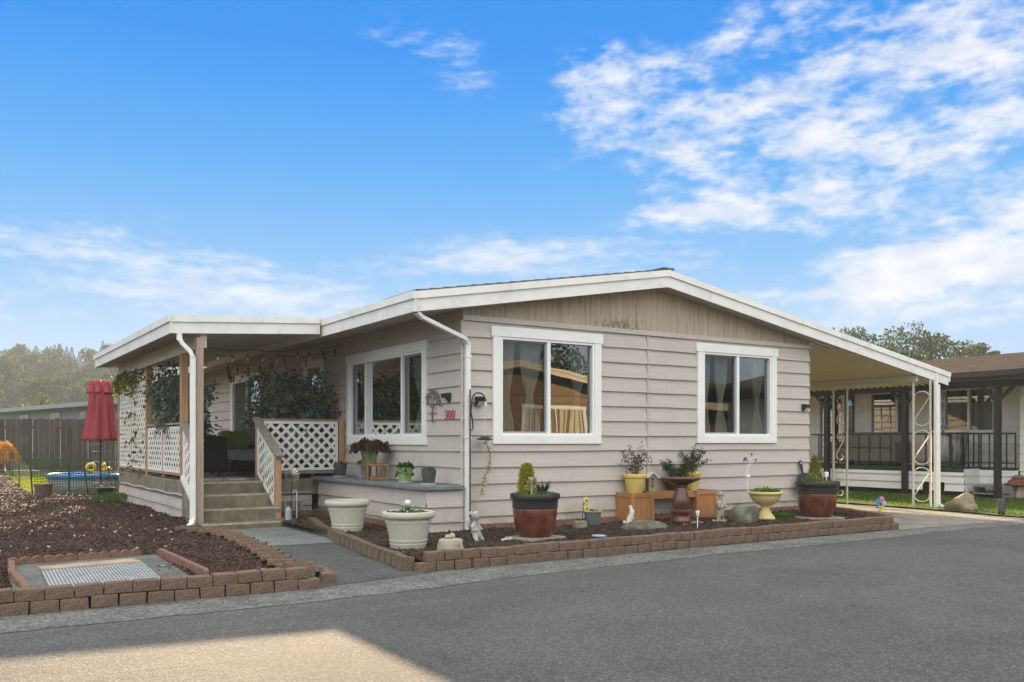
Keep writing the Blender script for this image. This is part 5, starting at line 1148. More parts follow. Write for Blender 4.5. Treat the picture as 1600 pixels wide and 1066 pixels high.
skin_figure('body', t, [(0, .02, .075, .058), (0, -.005, .14, .042), (0, -.03, .19, .038), (0, -.065, .185, .024), (.02, -.03, .055, .018), (.025, -.06, .012, .016), (-.02, -.03, .055, .018), (-.025, -.06, .012, .016), (.04, .03, .03, .032), (.05, -.03, .015, .018), (-.04, .03, .03, .032), (-.05, -.03, .015, .018), (.018, -.015, .235, .014), (.034, 0, .30, .013), (-.016, -.012, .235, .014), (-.020, .01, .30, .013)], [(0, 1), (1, 2), (2, 3), (1, 4), (4, 5), (1, 6), (6, 7), (0, 8), (8, 9), (0, 10), (10, 11), (2, 12), (12, 13), (2, 14), (14, 15)], WR)
b = MB(); b.blob((0, .09, .05), .025, 3, .1); b.build('tail', WR, t, smooth='all')
t = thing('metal_bucket', 'small blue-grey bucket pot of succulents with a yellow rim', 'planter', onZ(926, 821, SZ)); pot(t, [(0, 0), (.095, 0), (.10, .01), (.125, .20), (.12, .20), (.11, .17), (0, .17)], M('blue_grey_pot', (.13, .15, .17), .6, .2, 8, .1), .11, .172); b = MB(); b.lathe([(.126, .195), (.145, .20), (.145, .212), (.12, .212)], 24); b.build('rim', M('yellow_rim', (.42, .36, .10), .6, .2), t, smooth=True); tuft(t, 200, .10, .18, .04, LEAFG, 'succulents')
t = thing('flower_ornament', 'yellow metal flower ornament on a blue stem by the bucket pot', 'ornament', onZ(912, 822, SZ) + Vector((.04, .05, 0))); b = MB(); b.tube([(-.04, 0, 0), (-.02, 0, .16), (.0, 0, .34)], .009, 6); b.build('stem', M('blue_stem', (.04, .13, .2), .5), t)
for (x, z, r_) in ((.03, .36, .055), (.035, .245, .055)):
    b = MB(); b.lathe([(.018, 0), (.04, .012), (r_, .0), (r_ * .9, -.008), (0, -.01)], 20, wob=lambda a, zz_: 1 + .10 * math.sin(a * 8)); b.build('bloom', M('pale_yellow_metal', (.56, .48, .16), .5), t, smooth='all', loc=(x, -.02, z), rot=(R(80), 0, 0)); b = MB(); b.blob((x, -.037, z), (.016, .01, .016), 2, 0, 10, 6); b.build('eye', M('brown_eye', (.12, .07, .03), .6), t, smooth='all')
b = MB(); b.box(-.09, -.055, 0, .09, .055, .10); o = b.build('concrete_block', M('mossy_grey', (.25, .23, .17), .95, .25, 12, .5, 60, dirt=(.08, .09, .03), dirt_s=5, dirt_a=.7), None, bevel=.01, loc=onZ(906, 825, SZ - .005), rot=(0, 0, -.1)); tag(o, 'small mossy concrete block beside the bucket pot', 'block')
solar_stake('thin white solar stake standing before the birdbath', onZ(1090, 827, SZ), .18, WHITEM)
b = MB(); b.box(-.09, -.05, 0, .09, .05, .025); o = b.build('painted_stone', M('pale_blue_stone', (.33, .42, .58), .6, .2, 20), None, bevel=.01, loc=onZ(936, 839, SZ + .01), rot=(.05, .05, .2)); tag(o, 'flat pale blue painted stone lying on the bark', 'stone')
b = MB(); b.tube([(-.09, 0, .012), (0, .01, .02), (.05, -.01, .012)], .018, 8); b.blob((.075, 0, .018), (.03, .022, .018), 3, .3); o = b.build('shell_ornament', M('pale_bone', (.50, .46, .40), .8, .2, 20), None, smooth='all', loc=onZ(792, 845, SZ), rot=(0, 0, .3)); tag(o, 'small pale ornament lying on the bark beside the gold conifer pot', 'ornament')
# pinwheel flower at the driveway end
t = thing('pinwheel_flower', 'multicoloured six-petal pinwheel flower at the driveway end of the bed', 'pinwheel', onZ(1375, 806, .10)); b = MB(); b.tube([(0, .012, 0), (0, .012, .17)], .006, 6); b.build('stake', BLACK, t)
for i, c in enumerate([(.45, .20, .24), (.35, .30, .52), (.50, .38, .05), (.50, .42, .10), (.10, .25, .45), (.12, .22, .42)]):
    a = R(75 - i * 60); d = Vector((math.cos(a), 0, math.sin(a))); s = Vector((-math.sin(a), 0, math.cos(a))); b = MB(); C0 = Vector((0, -.01, .19)); prf = [(.015, .012), (.05, .038), (.085, .05), (.115, .042), (.13, .018)]
    pts = [C0 + d * q + s * w for q, w in prf] + [C0 + d * q - s * w + Vector((0, -.022 * min(1, q / .1), 0)) for q, w in prf[::-1]]; b.prism(pts, (0, .004, 0)); b.build('petal', M(f'petal_{"pink violet amber yellow blue azure".split()[i]}', c, .4, .1), t)
b = MB(); b.blob((0, -.018, .19), .018, 2, 0, 10, 7); b.build('hub', BLACK, t, smooth='all')
# landscape spotlight on the lawn
t = thing('landscape_spotlight', 'black landscape spotlight tilted up on the lawn edge', 'garden light', onZ(1564, 806, .0)); b = MB(); b.bar((0, 0, .03), (.14, .06, .26), .12, .12); b.build('housing', BLACK, t, bevel=.02); b = MB(); b.bar((.141, .0605, .262), (.143, .0613, .266), .10, .10); b.build('lens', M('lamp_lens', (.2, .2, .2), .1), t); b = MB(); b.tube([(0, 0, -.05), (0, 0, .06)], .02, 8); b.build('stake', BLACK, t)

# ============================================================ things on the ledge
LZT = .716
def ledge_pt(x, y): p = onZ(x, y, LZT); return p
SLATE = M('charcoal_pot', (.055, .058, .062), .6, .15, 8, .08, 40); SAUC = M('pale_saucer', (.50, .47, .45), .6, .1)
def small_pot(label, loc, mat, r, h, sau, fol):
    t = thing('flower_pot', label, 'planter', loc); z = .015 if sau else 0
    if sau: b = MB(); b.lathe([(0, 0), (r * .95, 0), (r * 1.02, .022), (r * .95, .022), (0, .014)], 24); b.build('saucer', SAUC, t, smooth=True)
    b = MB(); b.lathe([(0, z), (r * .74, z), (r * .76, z + .01), (r, h), (r, h + .018), (r * .9, h + .018), (r * .88, h - .01), (0, h - .01)], 28); b.build('pot', mat, t, smooth=True); soil(t, r * .88, h - .008); fol(t, h); return t
small_pot('charcoal pot on a white saucer beside the cedar newel post', Vector((-.30, 3.62, LZT)), SLATE, .115, .20, True, lambda t, h: tuft(t, 160, .09, h, .04, leaf_mat('grey_succulent', (.06, .07, .045), (.12, .12, .08), .1, .6), 'succulent'))
GREENP = M('lime_green_pot', (.19, .34, .11), .5, .08, 6)
small_pot('lime green pot with drooping dark leaves on the ledge', Vector((-.30, 1.15, LZT)), GREENP, .105, .20, True, lambda t, h: (tuft(t, 130, .10, h, .06, leaf_mat('dark_trailing', (.02, .05, .012), (.06, .10, .02), .2, .45), 'foliage', (.05, .09), .04, .2), tuft(t, 50, .13, h - .09, .09, leaf_mat('dark_trailing', (0, 0, 0), (0, 0, 0)), 'trailing_leaves', (.05, .08), .035, -.8)))
small_pot('charcoal pot with a mounded succulent at the corner end of the ledge', Vector((-.33, .35, LZT)), SLATE, .105, .19, True, lambda t, h: tuft(t, 300, .085, h, .05, leaf_mat('olive_succulent', (.05, .06, .03), (.11, .115, .06), .15, .6), 'succulent', (.015, .03), .014))
st = thing('plant_stand', 'low cedar plant stand of open square frames on the ledge', 'stand', (-.34, 2.15, LZT), R(-8)); SB = M('stand_wood', (.30, .16, .075), .7, .2, 8)
def stand_frame(y0, y1, z1):
    for x in (-.12, .12):
        for y in (y0, y1): b = MB(); b.box(x - .011, y - .011, 0, x + .011, y + .011, z1); b.build('leg', SB, st)
    for y in (y0, y1): b = MB(); b.box(-.108, y - .01, z1 - .022, .108, y + .01, z1); b.box(-.108, y - .01, .02, .108, y + .01, .04); b.build('rail', SB, st)
    for x in (-.12, .12): b = MB(); b.box(x - .01, y0 + .012, z1 - .024, x + .01, y1 - .012, z1 - .002); b.build('rail', SB, st)
stand_frame(-.30, -.06, .25); stand_frame(-.02, .28, .24)
b = MB()
for i in range(5): b.box(-.12 + i * .05, -.02, .241, -.08 + i * .05, .29, .251)
b.build('top_slats', SB, st)
COL = leaf_mat('burgundy_leaf', (.030, .008, .010), (.075, .025, .022), .2, .5, .4)
t = thing('ceramic_pot', 'drip-glazed green and yellow pot of dark burgundy coleus on the stand', 'planter', (-.36, 2.28, LZT + .252)); pot(t, [(0, 0), (.10, 0), (.105, .01), (.14, .19), (.155, .21), (.155, .225), (.14, .225), (.125, .20), (0, .20)], M('drip_glaze', (.14, .20, .12), .3, .5, 7, .05, 20, c2=(.22, .25, .10), stretch=(1, 1, .4)), .125, .20)
n = 420; a = rng.uniform(0, 6.28, n); q = .26 * np.sqrt(rng.uniform(0, 1, n)); P = np.stack([q * np.cos(a), q * np.sin(a), .25 + .10 * (1 - (q / .26) ** 2) + rng.normal(size=n) * .025], 1); D = np.stack([np.cos(a), np.sin(a), -.2 - q * 3.2], 1) + rng.normal(size=(n, 3)) * .35; v, f = leaves_mesh(P, D, rng.uniform(.06, .11, n), rng.uniform(.035, .06, n), .15); np_obj('foliage', v, f, COL, t)
t = thing('flower_pot', 'pale blue pot of rosette succulents tucked beside the plant stand', 'planter', (-.30, 2.60, LZT)); pot(t, [(0, 0), (.09, 0), (.125, .22), (.12, .22), (.11, .20), (0, .2)], M('blue_pot', (.22, .27, .33), .5, .15, 6), .11, .2); tuft(t, 120, .12, .22, .07, leaf_mat('sage_rosette', (.07, .11, .05), (.15, .19, .09), .2, .5), 'succulents', (.04, .07), .025)

# ============================================================ on the walls
def solar_wall(label, O, rz):
    t = thing('solar_wall_light', label, 'wall light', O, rz); b = MB(); b.prism([(-.06, 0, -.07), (-.06, 0, .06), (-.06, -.10, .045), (-.06, -.09, -.01), (-.06, -.03, -.07)], (.12, 0, 0)); b.build('housing', BLACK, t, bevel=.006)
    b = MB(); b.quad((-.045, -.0935, -.012), (.045, -.0935, -.012), (.045, -.036, -.072), (-.045, -.036, -.072)); b.build('lens', M('cream_lens', (.62, .58, .36), .3), t); return t
solar_wall('black solar light with cream lens on the front wall by the downspout', (.24, -.028, 1.87), 0)
solar_wall('black solar light at the carport end of the front wall', (6.97, -.028, 1.92), 0)
solar_wall('black solar light on the side wall above the house number', (-.028, .33, 1.93), R(-90))
def text_mesh(s, size):
    cu = bpy.data.curves.new('digits', 'FONT'); cu.body = s; cu.size = size; cu.extrude = .004; cu.align_x = 'CENTER'; o = bpy.data.objects.new('digits', cu); col.objects.link(o)
    me = bpy.data.meshes.new_from_object(o.evaluated_get(bpy.context.evaluated_depsgraph_get())); bpy.data.objects.remove(o); return me
t = thing('house_number', 'red metal house number 300 on the side wall', 'house number', (-.034, .30, 1.62)); me = text_mesh('300', .185); o = bpy.data.objects.new('digits', me); me.materials.append(M('red_enamel', (.46, .085, .13), .35, .1, 20)); col.objects.link(o); o.parent = t; o.rotation_euler = (R(90), 0, R(-90)); o.scale = (1.1, 1, 1)
t = thing('metal_tree', 'lacy metal tree wall ornament beside the house number', 'wall art', (-.04, .80, 1.58)); r_ = random.Random(4); b = MB(); b.tube([(0, 0, 0), (0, 0, .22)], [.014, .009], 6); b.tube([(0, -.13, .14), (0, .13, .14)], .006, 5); b.build('trunk', M('tin_metal', (.17, .14, .12), .6, .3, 20), t)
b = MB(); lv = []
def br(p, a, L, d):
    q = p + Vector((0, math.sin(a) * L, math.cos(a) * L)); b.tube([p, q], .0035 + .001 * d, 4); lv.append(q); lv.append(p.lerp(q, .6))
    if d:
        for s in (-.6, -.05, .55): br(q, a + s + r_.uniform(-.12, .12), L * .66, d - 1)
for a in (-.95, -.35, .25, .9): br(Vector((0, 0, .20)), a, .13, 2)
b.build('branches', MATS['tin_metal'], t)
P = np.array([list(x) for x in lv]); P = np.repeat(P, 2, 0); D = rng.normal(size=(len(P), 3)); D[:, 0] *= .1; v, f = leaves_mesh(P, D, .032, .016, 0, np.tile([[1.0, 0, 0]], (len(P), 1)), 0); np_obj('leaves', v, f, MATS['tin_metal'], t)
# shepherd hook with a hanging basin and string of succulents at the corner
t = thing('shepherd_hook', 'black shepherd hook with curled arm beside the corner downspout', 'hook', (.03, -.16, SZ)); hk = [(0, 0, 0), (0, 0, 1.92)]; b = MB(); b.tube(hk, .011, 7); b.build('pole', BLACK, t)
b = MB(); b.tube([(.02, 0, 1.36), (.045, 0, 1.40), (.04, 0, 1.50), (.012, 0, 1.62), (.03, 0, 1.75)] + [(.135 - .105 * math.cos(a), 0, 1.78 + .10 * math.sin(a)) for a in np.linspace(.2, 2.5, 9)] + [(.235, 0, 1.77), (.26, 0, 1.79)], .010, 7); b.build('arm', BLACK, t)
t = thing('hanging_planter', 'shallow dark hanging dish trailing a string of pale leaves from the hook', 'hanging planter', (.262, -.16, SZ + 1.79)); b = MB(); b.tube([(0, 0, -.02), (0, 0, -.50)], .0025, 4); b.build('line', WHITEM, t)
b = MB(); b.lathe([(0, -.50), (.05, -.505), (.11, -.545), (.105, -.552), (0, -.53)], 24); b.build('dish', BLACK, t, smooth=True)
b = MB(); pts = [(.02 + .07 * math.sin(z * 7), .0, -.58 - z) for z in np.linspace(0, .72, 16)]; b.tube(pts, .005, 5); b.build('vine_stem', BARKS, t); pa = np.array(pts); k = rng.integers(0, 16, 120); P = pa[k] + rng.normal(size=(120, 3)) * .012; D = rdir(120, -.3); v, f = leaves_mesh(P, D, rng.uniform(.035, .06, 120), .018, .1); np_obj('vine_leaves', v, f, leaf_mat('pale_leaf', (.22, .25, .12), (.42, .45, .26), .3, .5), t)
t = thing('glass_charm', 'small clear glass charm hanging at the tip of the shepherd hook', 'ornament', (.262, -.19, SZ + 1.76)); b = MB(); b.lathe([(0, 0), (.012, -.02), (.018, -.06), (0, -.10)], 8); b.build('drop', M('clear_globe', (.6, .6, .6)), t, smooth=True)
# ============================================================ left yard: drain, pool corner, umbrella, fences
GZ = .125
gt = thing('drain_grate', 'galvanised steel drain grate in a concrete surround with a tan board behind it', 'grate', (-4.7, -1.1, 0))
q = lambda x, y, z=GZ: onZ(x, y, z) - Vector((-4.7, -1.1, 0))
b = MB(); b.poly([tuple(q(x, y)) for x, y in ((14, 884), (243, 866), (316, 912), (20, 925))][::-1]); b.build('concrete_surround', conc_mat('surround_concrete', (.15, .155, .14), (.085, .09, .075), .3, 1), gt)
A, B, C_, D_ = q(66, 893, GZ + .012), q(222, 880, GZ + .012), q(258, 912, GZ + .012), q(82, 925, GZ + .012)
b = MB(); b.poly([A - Vector((0, 0, .008)), B - Vector((0, 0, .008)), C_ - Vector((0, 0, .008)), D_ - Vector((0, 0, .008))]); b.build('pit', M('pit_dark', (.03, .033, .035), .9), gt)
GALV = M('galvanised', (.46, .47, .47), .45, .12, 8, .1, 60, metal=.4)
b = MB()
for i in range(31): s = i / 30; b.bar(A.lerp(B, s), D_.lerp(C_, s), .009, .02)
for i in range(12): s = i / 11; b.bar(A.lerp(D_, s), B.lerp(C_, s), .020, .018)
b.build('grid', GALV, gt)
b = MB(); A2, B2 = q(58, 887, GZ + .01), q(206, 874, GZ + .01); A3, B3 = A + Vector((0, 0, .006)), B + Vector((0, 0, .006)); u = Vector((0, 0, .012))
b.hexa([A3 - u, B3 - u, B2 - u, A2 - u, A3 + u, B3 + u, B2 + u, A2 + u]); b.build('board', M('tan_board', (.34, .25, .18), .85, .25, 4, .2, 40, dirt=(.22, .16, .12), dirt_s=3), gt)
w2 = lambda x, y: tuple(onZ(x, y, .1))[:2]
scalloped('scalloped terracotta edging behind the drain grate', [w2(12, 888), w2(242, 870)], .13, .06)
scalloped('scalloped terracotta edging on the path side of the drain grate', [w2(246, 869), w2(322, 906)], .12, .06)
scalloped('curved scalloped terracotta edging on the outer side of the drain grate', [w2(12, 888), w2(14, 905), w2(34, 930)], .12, .06, .2, 2)

# red market umbrella, closed
ug = atd(157, 691, 21.0); uz = hgt(ug.x, ug.y)
um = thing('market_umbrella', 'closed red market umbrella with scalloped vent standing in the side yard', 'umbrella', (ug.x, ug.y, uz))
b = MB(); b.tube([(0, 0, 0), (0, 0, 2.62)], .024, 10); b.build('pole', M('bronze_pole', (.03, .025, .022), .5), um)
b = MB(); b.lathe([(.0, 0), (.24, 0), (.24, .04), (.06, .08), (.035, .3), (0, .3)], 20); b.build('base', BLACK, um, smooth=True)
REDF = leaf_mat('red_canvas', (.30, .046, .066), (.32, .050, .070), .16, .85, .02)
def folds(amp, k=9, ph=0): return lambda a, z: 1 + amp * math.sin(a * k + ph + .5 * math.sin(z * 3)) + amp * .35 * math.sin(a * 4 + 2)
b = MB(); N = 120; prof = [(.03, 2.60), (.12, 2.585), (.19, 2.54), (.225, 2.45), (.24, 2.40), (.25, 2.2), (.28, 1.9), (.32, 1.6), (.36, 1.42), (.375, 1.33)]
b.lathe([(r_, z - uz) for r_, z in prof], N, wob=lambda a, z: 1 + (.26 if z < 2.45 else .12) * (abs(math.sin(a * 4 + .6 * math.sin(z * 1.6))) - .6) + .06 * math.sin(a * 11 + z * 2))
me_o = b.build('canopy', REDF, um, smooth='all')
b = MB(); b.lathe([(.02, 2.72), (.09, 2.705), (.165, 2.67), (.225, 2.60), (.262, 2.47), (.275, 2.44)], N, wob=lambda a, z: 1 + .42 * (abs(math.sin(a * 4)) - .6)); [b.blob((.165 * math.cos(k * .785 + .3), .165 * math.sin(k * .785 + .3), 2.60), (.095, .095, .15), k, .05, 10, 8) for k in range(8)]; b.build('vent', REDF, um, smooth='all')
b = MB(); b.lathe([(.03, 2.70), (.03, 2.73), (0, 2.76)], 12); b.build('finial', BLACK, um, smooth=True)

# green plastic garden netting
NETG = M('green_net', (.020, .055, .026), .6, .2, 10); NET_SUN = M('sun_tinted_net', (.34, .36, .24), .6, .2, 10)  # paler copy of the green net: sunlight on the side panel put into colour
def net(parent, p, q, h, step, mat, w=.011, lean=0):
    p = Vector(p); q = Vector(q); L = (q - p).length; n = int(L / step); m_ = int(h / step); d = (q - p).normalized(); b = MB(); up = Vector((0, 0, 1))
    wv = lambda s: Vector((0, 0, .025 * math.sin(s * 3.1) - .02 * math.sin(s * 7)))
    for i in range(n + 1):
        s = i * step; a = p + d * s; b.quad(a - d * w / 2 + wv(s), a + d * w / 2 + wv(s), a + d * w / 2 + up * h + wv(s), a - d * w / 2 + up * h + wv(s))
    for j in range(m_ + 1):
        for i in range(n): s0, s1 = i * step, (i + 1) * step; a, c = p + d * s0 + up * j * step, p + d * s1 + up * j * step; b.quad(a - up * w / 2 + wv(s0), c - up * w / 2 + wv(s1), c + up * w / 2 + wv(s1), a + up * w / 2 + wv(s0))
    return b.build('netting', mat, parent)
nf = thing('garden_netting', 'low green plastic garden netting fence on black stakes round the pool lawn', 'fence', (0, 0, 0))
nA = onZ(50, 777, .03); nB = onZ(182, 772, .03); nC = onZ(16, 750, .09); nD = onZ(186, 745, .12)
net(nf, nA, nB, .70, .060, NETG); net(nf, nC, nD, .85, .065, NETG); net(nf, nA, nC, .72, .085, NET_SUN, .013)
def nstake(p, h, lx=0): b = MB(); b.tube([p, p + Vector((lx, 0, h))], .018, 6); b.build('stake', BLACK, nf)
for x, lx in ((51, -.05), (106, .0), (136, -.10), (176, -.12)): nstake(nA.lerp(nB, (x - 50) / 132), .74, lx)
for s in (.02, .38, .72): nstake(nC.lerp(nD, s), .88)
nstake(nC, .85); nstake(nA.lerp(nC, .5), .75)
# pool
pc = atd(142, 691, 23.6); pzg = hgt(pc.x, pc.y)
t = thing('paddling_pool', 'round paddling pool with bright blue rim and grey side behind the netting', 'pool', (pc.x, pc.y, pzg))
b = MB(); b.lathe([(1.0, 0), (1.02, .06), (1.02, .40)], 64, wob=lambda a, z: 1 + .006 * math.sin(a * 30)); b.build('side', M('pool_grey', (.17, .19, .21), .4, .1, 4), t, smooth='all')
b = MB(); b.lathe([(1.02, .36), (1.06, .38), (1.06, .46), (1.0, .48), (.97, .46), (.97, .38)], 64); b.build('rim', M('pool_blue', (.025, .19, .42), .35, .1, 6), t, smooth='all')
b = MB(); b.lathe([(.97, .02), (.97, .40)], 48); b.lathe([(.97, 0), (0, .005)], 48, (0, 0, .02)); b.build('liner', MATS['pool_blue'], t, smooth='all')
b = MB(); b.lathe([(.965, 0), (0, .002)], 48, (0, 0, .33)); b.build('water', M('pool_water', (.05, .22, .32), .05, .1), t)
DUCK = M('yellow_rubber', (.60, .46, .03), .4, .05)
t = thing('swim_ring', 'yellow swim ring propped up on the far pool rim', 'swim ring', atd(142, 731, 24.4)); b = MB()
for i in range(25): pass
b.tube([(.10 * math.cos(a), 0, .10 * math.sin(a)) for a in np.linspace(0, 6.283, 26)], .045, 10, False); b.build('ring', DUCK, t, smooth='all')
t = thing('toy_duck', 'yellow toy duck sitting on the pool rim', 'toy', atd(166, 738, 23.0)); b = MB(); b.blob((0, 0, .07), (.13, .09, .08), 3, .08); b.build('body', DUCK, t, smooth='all'); b = MB(); b.blob((-.06, 0, .18), (.06, .055, .06), 4, .02); b.build('head', DUCK, t, smooth='all'); b = MB(); b.blob((-.13, 0, .17), (.035, .025, .014), 5, 0); b.build('beak', M('orange_beak', (.5, .16, .02), .5), t, smooth='all')
# wire plant cage
cg = onZ(163, 774, .03); t = thing('wire_cage', 'tall wire plant cage beside the red umbrella', 'plant cage', cg); WIRE = M('cage_wire', (.30, .30, .27), .5, .1, metal=.4); b = MB()
for z in (.30, .55, .80, 1.05, 1.22): r_ = .20 + .08 * z; b.tube([(r_ * math.cos(a), r_ * math.sin(a), z) for a in np.linspace(0, 6.283, 24)], .005, 4, False)
for k in range(8): a = k * .785; b.tube([(.14 * math.cos(a), .14 * math.sin(a), 0), ((.20 + .08 * 1.22) * math.cos(a), (.20 + .08 * 1.22) * math.sin(a), 1.25)], .005, 4)
b.build('wires', WIRE, t)
t = thing('flower_pot', 'grey-brown pot standing on the lawn inside the netting corner', 'planter', onZ(68, 778, .04)); pot(t, [(0, 0), (.15, 0), (.19, .27), (.21, .28), (.21, .32), (.19, .32), (.17, .28), (0, .28)], M('brown_grey_pot', (.10, .075, .065), .7, .2, 6), .17, .285); tuft(t, 60, .10, .29, .05, LEAFY, 'foliage')
t = thing('flower_pot', 'low black pot with dry stems beside the porch corner', 'planter', onZ(165, 777, .04)); pot(t, [(0, 0), (.15, 0), (.19, .20), (.20, .22), (.18, .22), (.17, .19), (0, .19)], BLACK, .17, .2); tuft(t, 60, .15, .20, .10, leaf_mat('dry_stem', (.12, .08, .04), (.22, .16, .08), .2), 'stems', (.05, .12), .012)
t = thing('ground_shrub', 'low green feathery plant at the back corner of the porch skirting', 'plant', onZ(178, 783, .09)); tuft(t, 900, .42, 0, .14, MATS['bright_tuft'], 'foliage', (.05, .10), .014, 1.2, .5)
GRASS0 = GRASS; GRASS = leaf_mat('sun_tinted_grass_blade', (.13, .19, .012), (.30, .34, .03), .6, .6, .3)  # brighter, yellower copy of the grass colour stands in for sunlight
grass('pool_grass', 'grass with a painted sunlit tint around the paddling pool inside the netting', [(-4.1, 13.4), (-1.9, 13.9), (-.9, 23), (-4.2, 22.5)], 16000, .08, None, 0.0, .018); GRASS = GRASS0
mound('pool_lawn', [(-4.15, 13.4), (-1.0, 13.0), (-.3, 23.5), (-4.3, 22.9)], .02, GRASSG, .006, .6)
# orange laceleaf maple
mp = onZ(4, 741, .18); MAPLE = leaf_mat('maple_leaf', (.42, .17, .014), (.58, .33, .04), .45, .5, .3)
t = thing('japanese_maple', 'small weeping orange laceleaf maple in front of the wooden fence', 'tree', mp); b = MB()
b.tube([(0, 0, 0), (.04, 0, .35), (-.02, .02, .75)], [.05, .045, .03], 8)
for k in range(9): a = k * .7; b.tube([(-.02, .02, .7), (.30 * math.cos(a), .30 * math.sin(a), 1.05), (.60 * math.cos(a), .60 * math.sin(a), .85)], [.02, .012, .005], 5)
b.build('trunk', BARKS, t); n = 2600; a = rng.uniform(0, 6.28, n); r_ = np.sqrt(rng.uniform(.02, 1, n)); P = np.stack([.72 * r_ * np.cos(a), .72 * r_ * np.sin(a), .62 + .62 * (1 - r_ ** 2.2) + rng.normal(size=n) * .05 - .18 * np.abs(np.sin(a * 4)) * r_], 1); D = np.stack([np.cos(a), np.sin(a), -1.0 - r_], 1) + rng.normal(size=(n, 3)) * .3; v, f = leaves_mesh(P, D, rng.uniform(.08, .16, n), .022); np_obj('crown', v, f, MAPLE, t); t.scale = (.78, .78, .92)
# wooden fence across the back
FW_ = M('fence_wood', (.056, .046, .036), .9, .35, 6, .3, 40, stretch=(7, 7, .5), island=.3, dirt=(.10, .085, .07), dirt_s=1.2)
fn = thing('wooden_fence', 'tall dark brown vertical board fence across the back of the yard', 'fence', (0, 0, 0)); b = MB(); fd = 34.0
def fpt(lat): p = CAM + FW * fd + RT * lat; return Vector((p.x, p.y, .26))
lat = -34.0; k = 0
while lat < -9.0:
    p, q_ = fpt(lat), fpt(lat + .185); h = 1.92 + .02 * math.sin(k * 2.3); th = -FW * .02; b.hexa([p, q_, q_ + th, p + th, p + Vector((0, 0, h)), q_ + Vector((0, 0, h)), q_ + th + Vector((0, 0, h)), p + th + Vector((0, 0, h))]); lat += .185 + .018 + .03 * (k % 5 == 0); k += 1
b.build('boards', FW_, fn); b = MB()
for z in (.35, 1.6): b.bar(fpt(-34) + Vector((0, 0, z)) + FW * .04, fpt(-9) + Vector((0, 0, z)) + FW * .04, .05, .09)
b.build('rails', FW_, fn)
lat = -33.5
while lat < -9: p = fpt(lat) + FW * .12; b = MB(); b.box(p.x - .05, p.y - .05, 0, p.x + .05, p.y + .05, 1.9); b.build('post', FW_, fn); lat += 2.4
# grey house behind the fence
gh = thing('grey_house', 'grey house with a long pale eave behind the wooden fence', 'house', (0, 0, 0)); E0 = Vector((-4.4, 54.5, 3.12)); E1 = Vector((1.6, 28.0, 3.12)); u = (E1 - E0).normalized(); nn = Vector((u.y, -u.x, 0)); nn = nn if nn.x < 0 else -nn; Z3 = Vector((0, 0, 1))
b = MB(); w0 = E0 - nn * .7; w1 = E1 - nn * .7; b.hexa([Vector((*p.xy, 0)) for p in (w0, w1, w1 - nn * 7, w0 - nn * 7)] + [Vector((*p.xy, 3.1)) for p in (w0, w1, w1 - nn * 7, w0 - nn * 7)]); b.build('wall', M('grey_siding', (.27, .29, .33), .7, .1, 4), gh)
b = MB(); t3 = -nn * 4.2 + Z3 * .38; b.hexa([E0, E1, E1 + t3, E0 + t3, E0 + Z3 * .09, E1 + Z3 * .09, E1 + t3 + Z3 * .09, E0 + t3 + Z3 * .09]); r0, r1 = E0 - nn * 8.4, E1 - nn * 8.4; b.hexa([r0, r1, E1 + t3, E0 + t3, r0 + Z3 * .09, r1 + Z3 * .09, E1 + t3 + Z3 * .09, E0 + t3 + Z3 * .09]); b.build('roof', M('grey_roof', (.035, .037, .04), 1.0, .2, 8, spec=.05), gh)
b = MB(); b.hexa([E0 - Z3 * .14, E1 - Z3 * .14, E1 - Z3 * .14 + nn * .08, E0 - Z3 * .14 + nn * .08, E0 + Z3 * .07, E1 + Z3 * .07, E1 + Z3 * .07 + nn * .08, E0 + Z3 * .07 + nn * .08]); b.build('eave_gutter', M('pale_gutter', (.24, .255, .28), .6), gh)
for s, wd in ((.33, 1.5), (.505, 1.5), (.66, 1.6)):
    c = E0.lerp(E1, s) - nn * .68; c.z = 0
    b = MB(); a_, c_ = c - u * wd / 2, c + u * wd / 2
    b.hexa([a_ + Z3 * 1.6, c_ + Z3 * 1.6, c_ + nn * .04 + Z3 * 1.6, a_ + nn * .04 + Z3 * 1.6, a_ + Z3 * 2.86, c_ + Z3 * 2.86, c_ + nn * .04 + Z3 * 2.86, a_ + nn * .04 + Z3 * 2.86]); w = b.build('window', M('tan_frame', (.40, .34, .24), .6), gh)
    for k in (0, 1): a_ = c + u * (-wd / 2 + .08 + k * wd / 2); c_ = a_ + u * (wd / 2 - .16); b = MB(); b.quad(a_ + nn * .045 + Z3 * 1.68, c_ + nn * .045 + Z3 * 1.68, c_ + nn * .045 + Z3 * 2.78, a_ + nn * .045 + Z3 * 2.78); b.build('pane', M('dark_pane', (.02, .02, .02), .08, spec=.8), w)
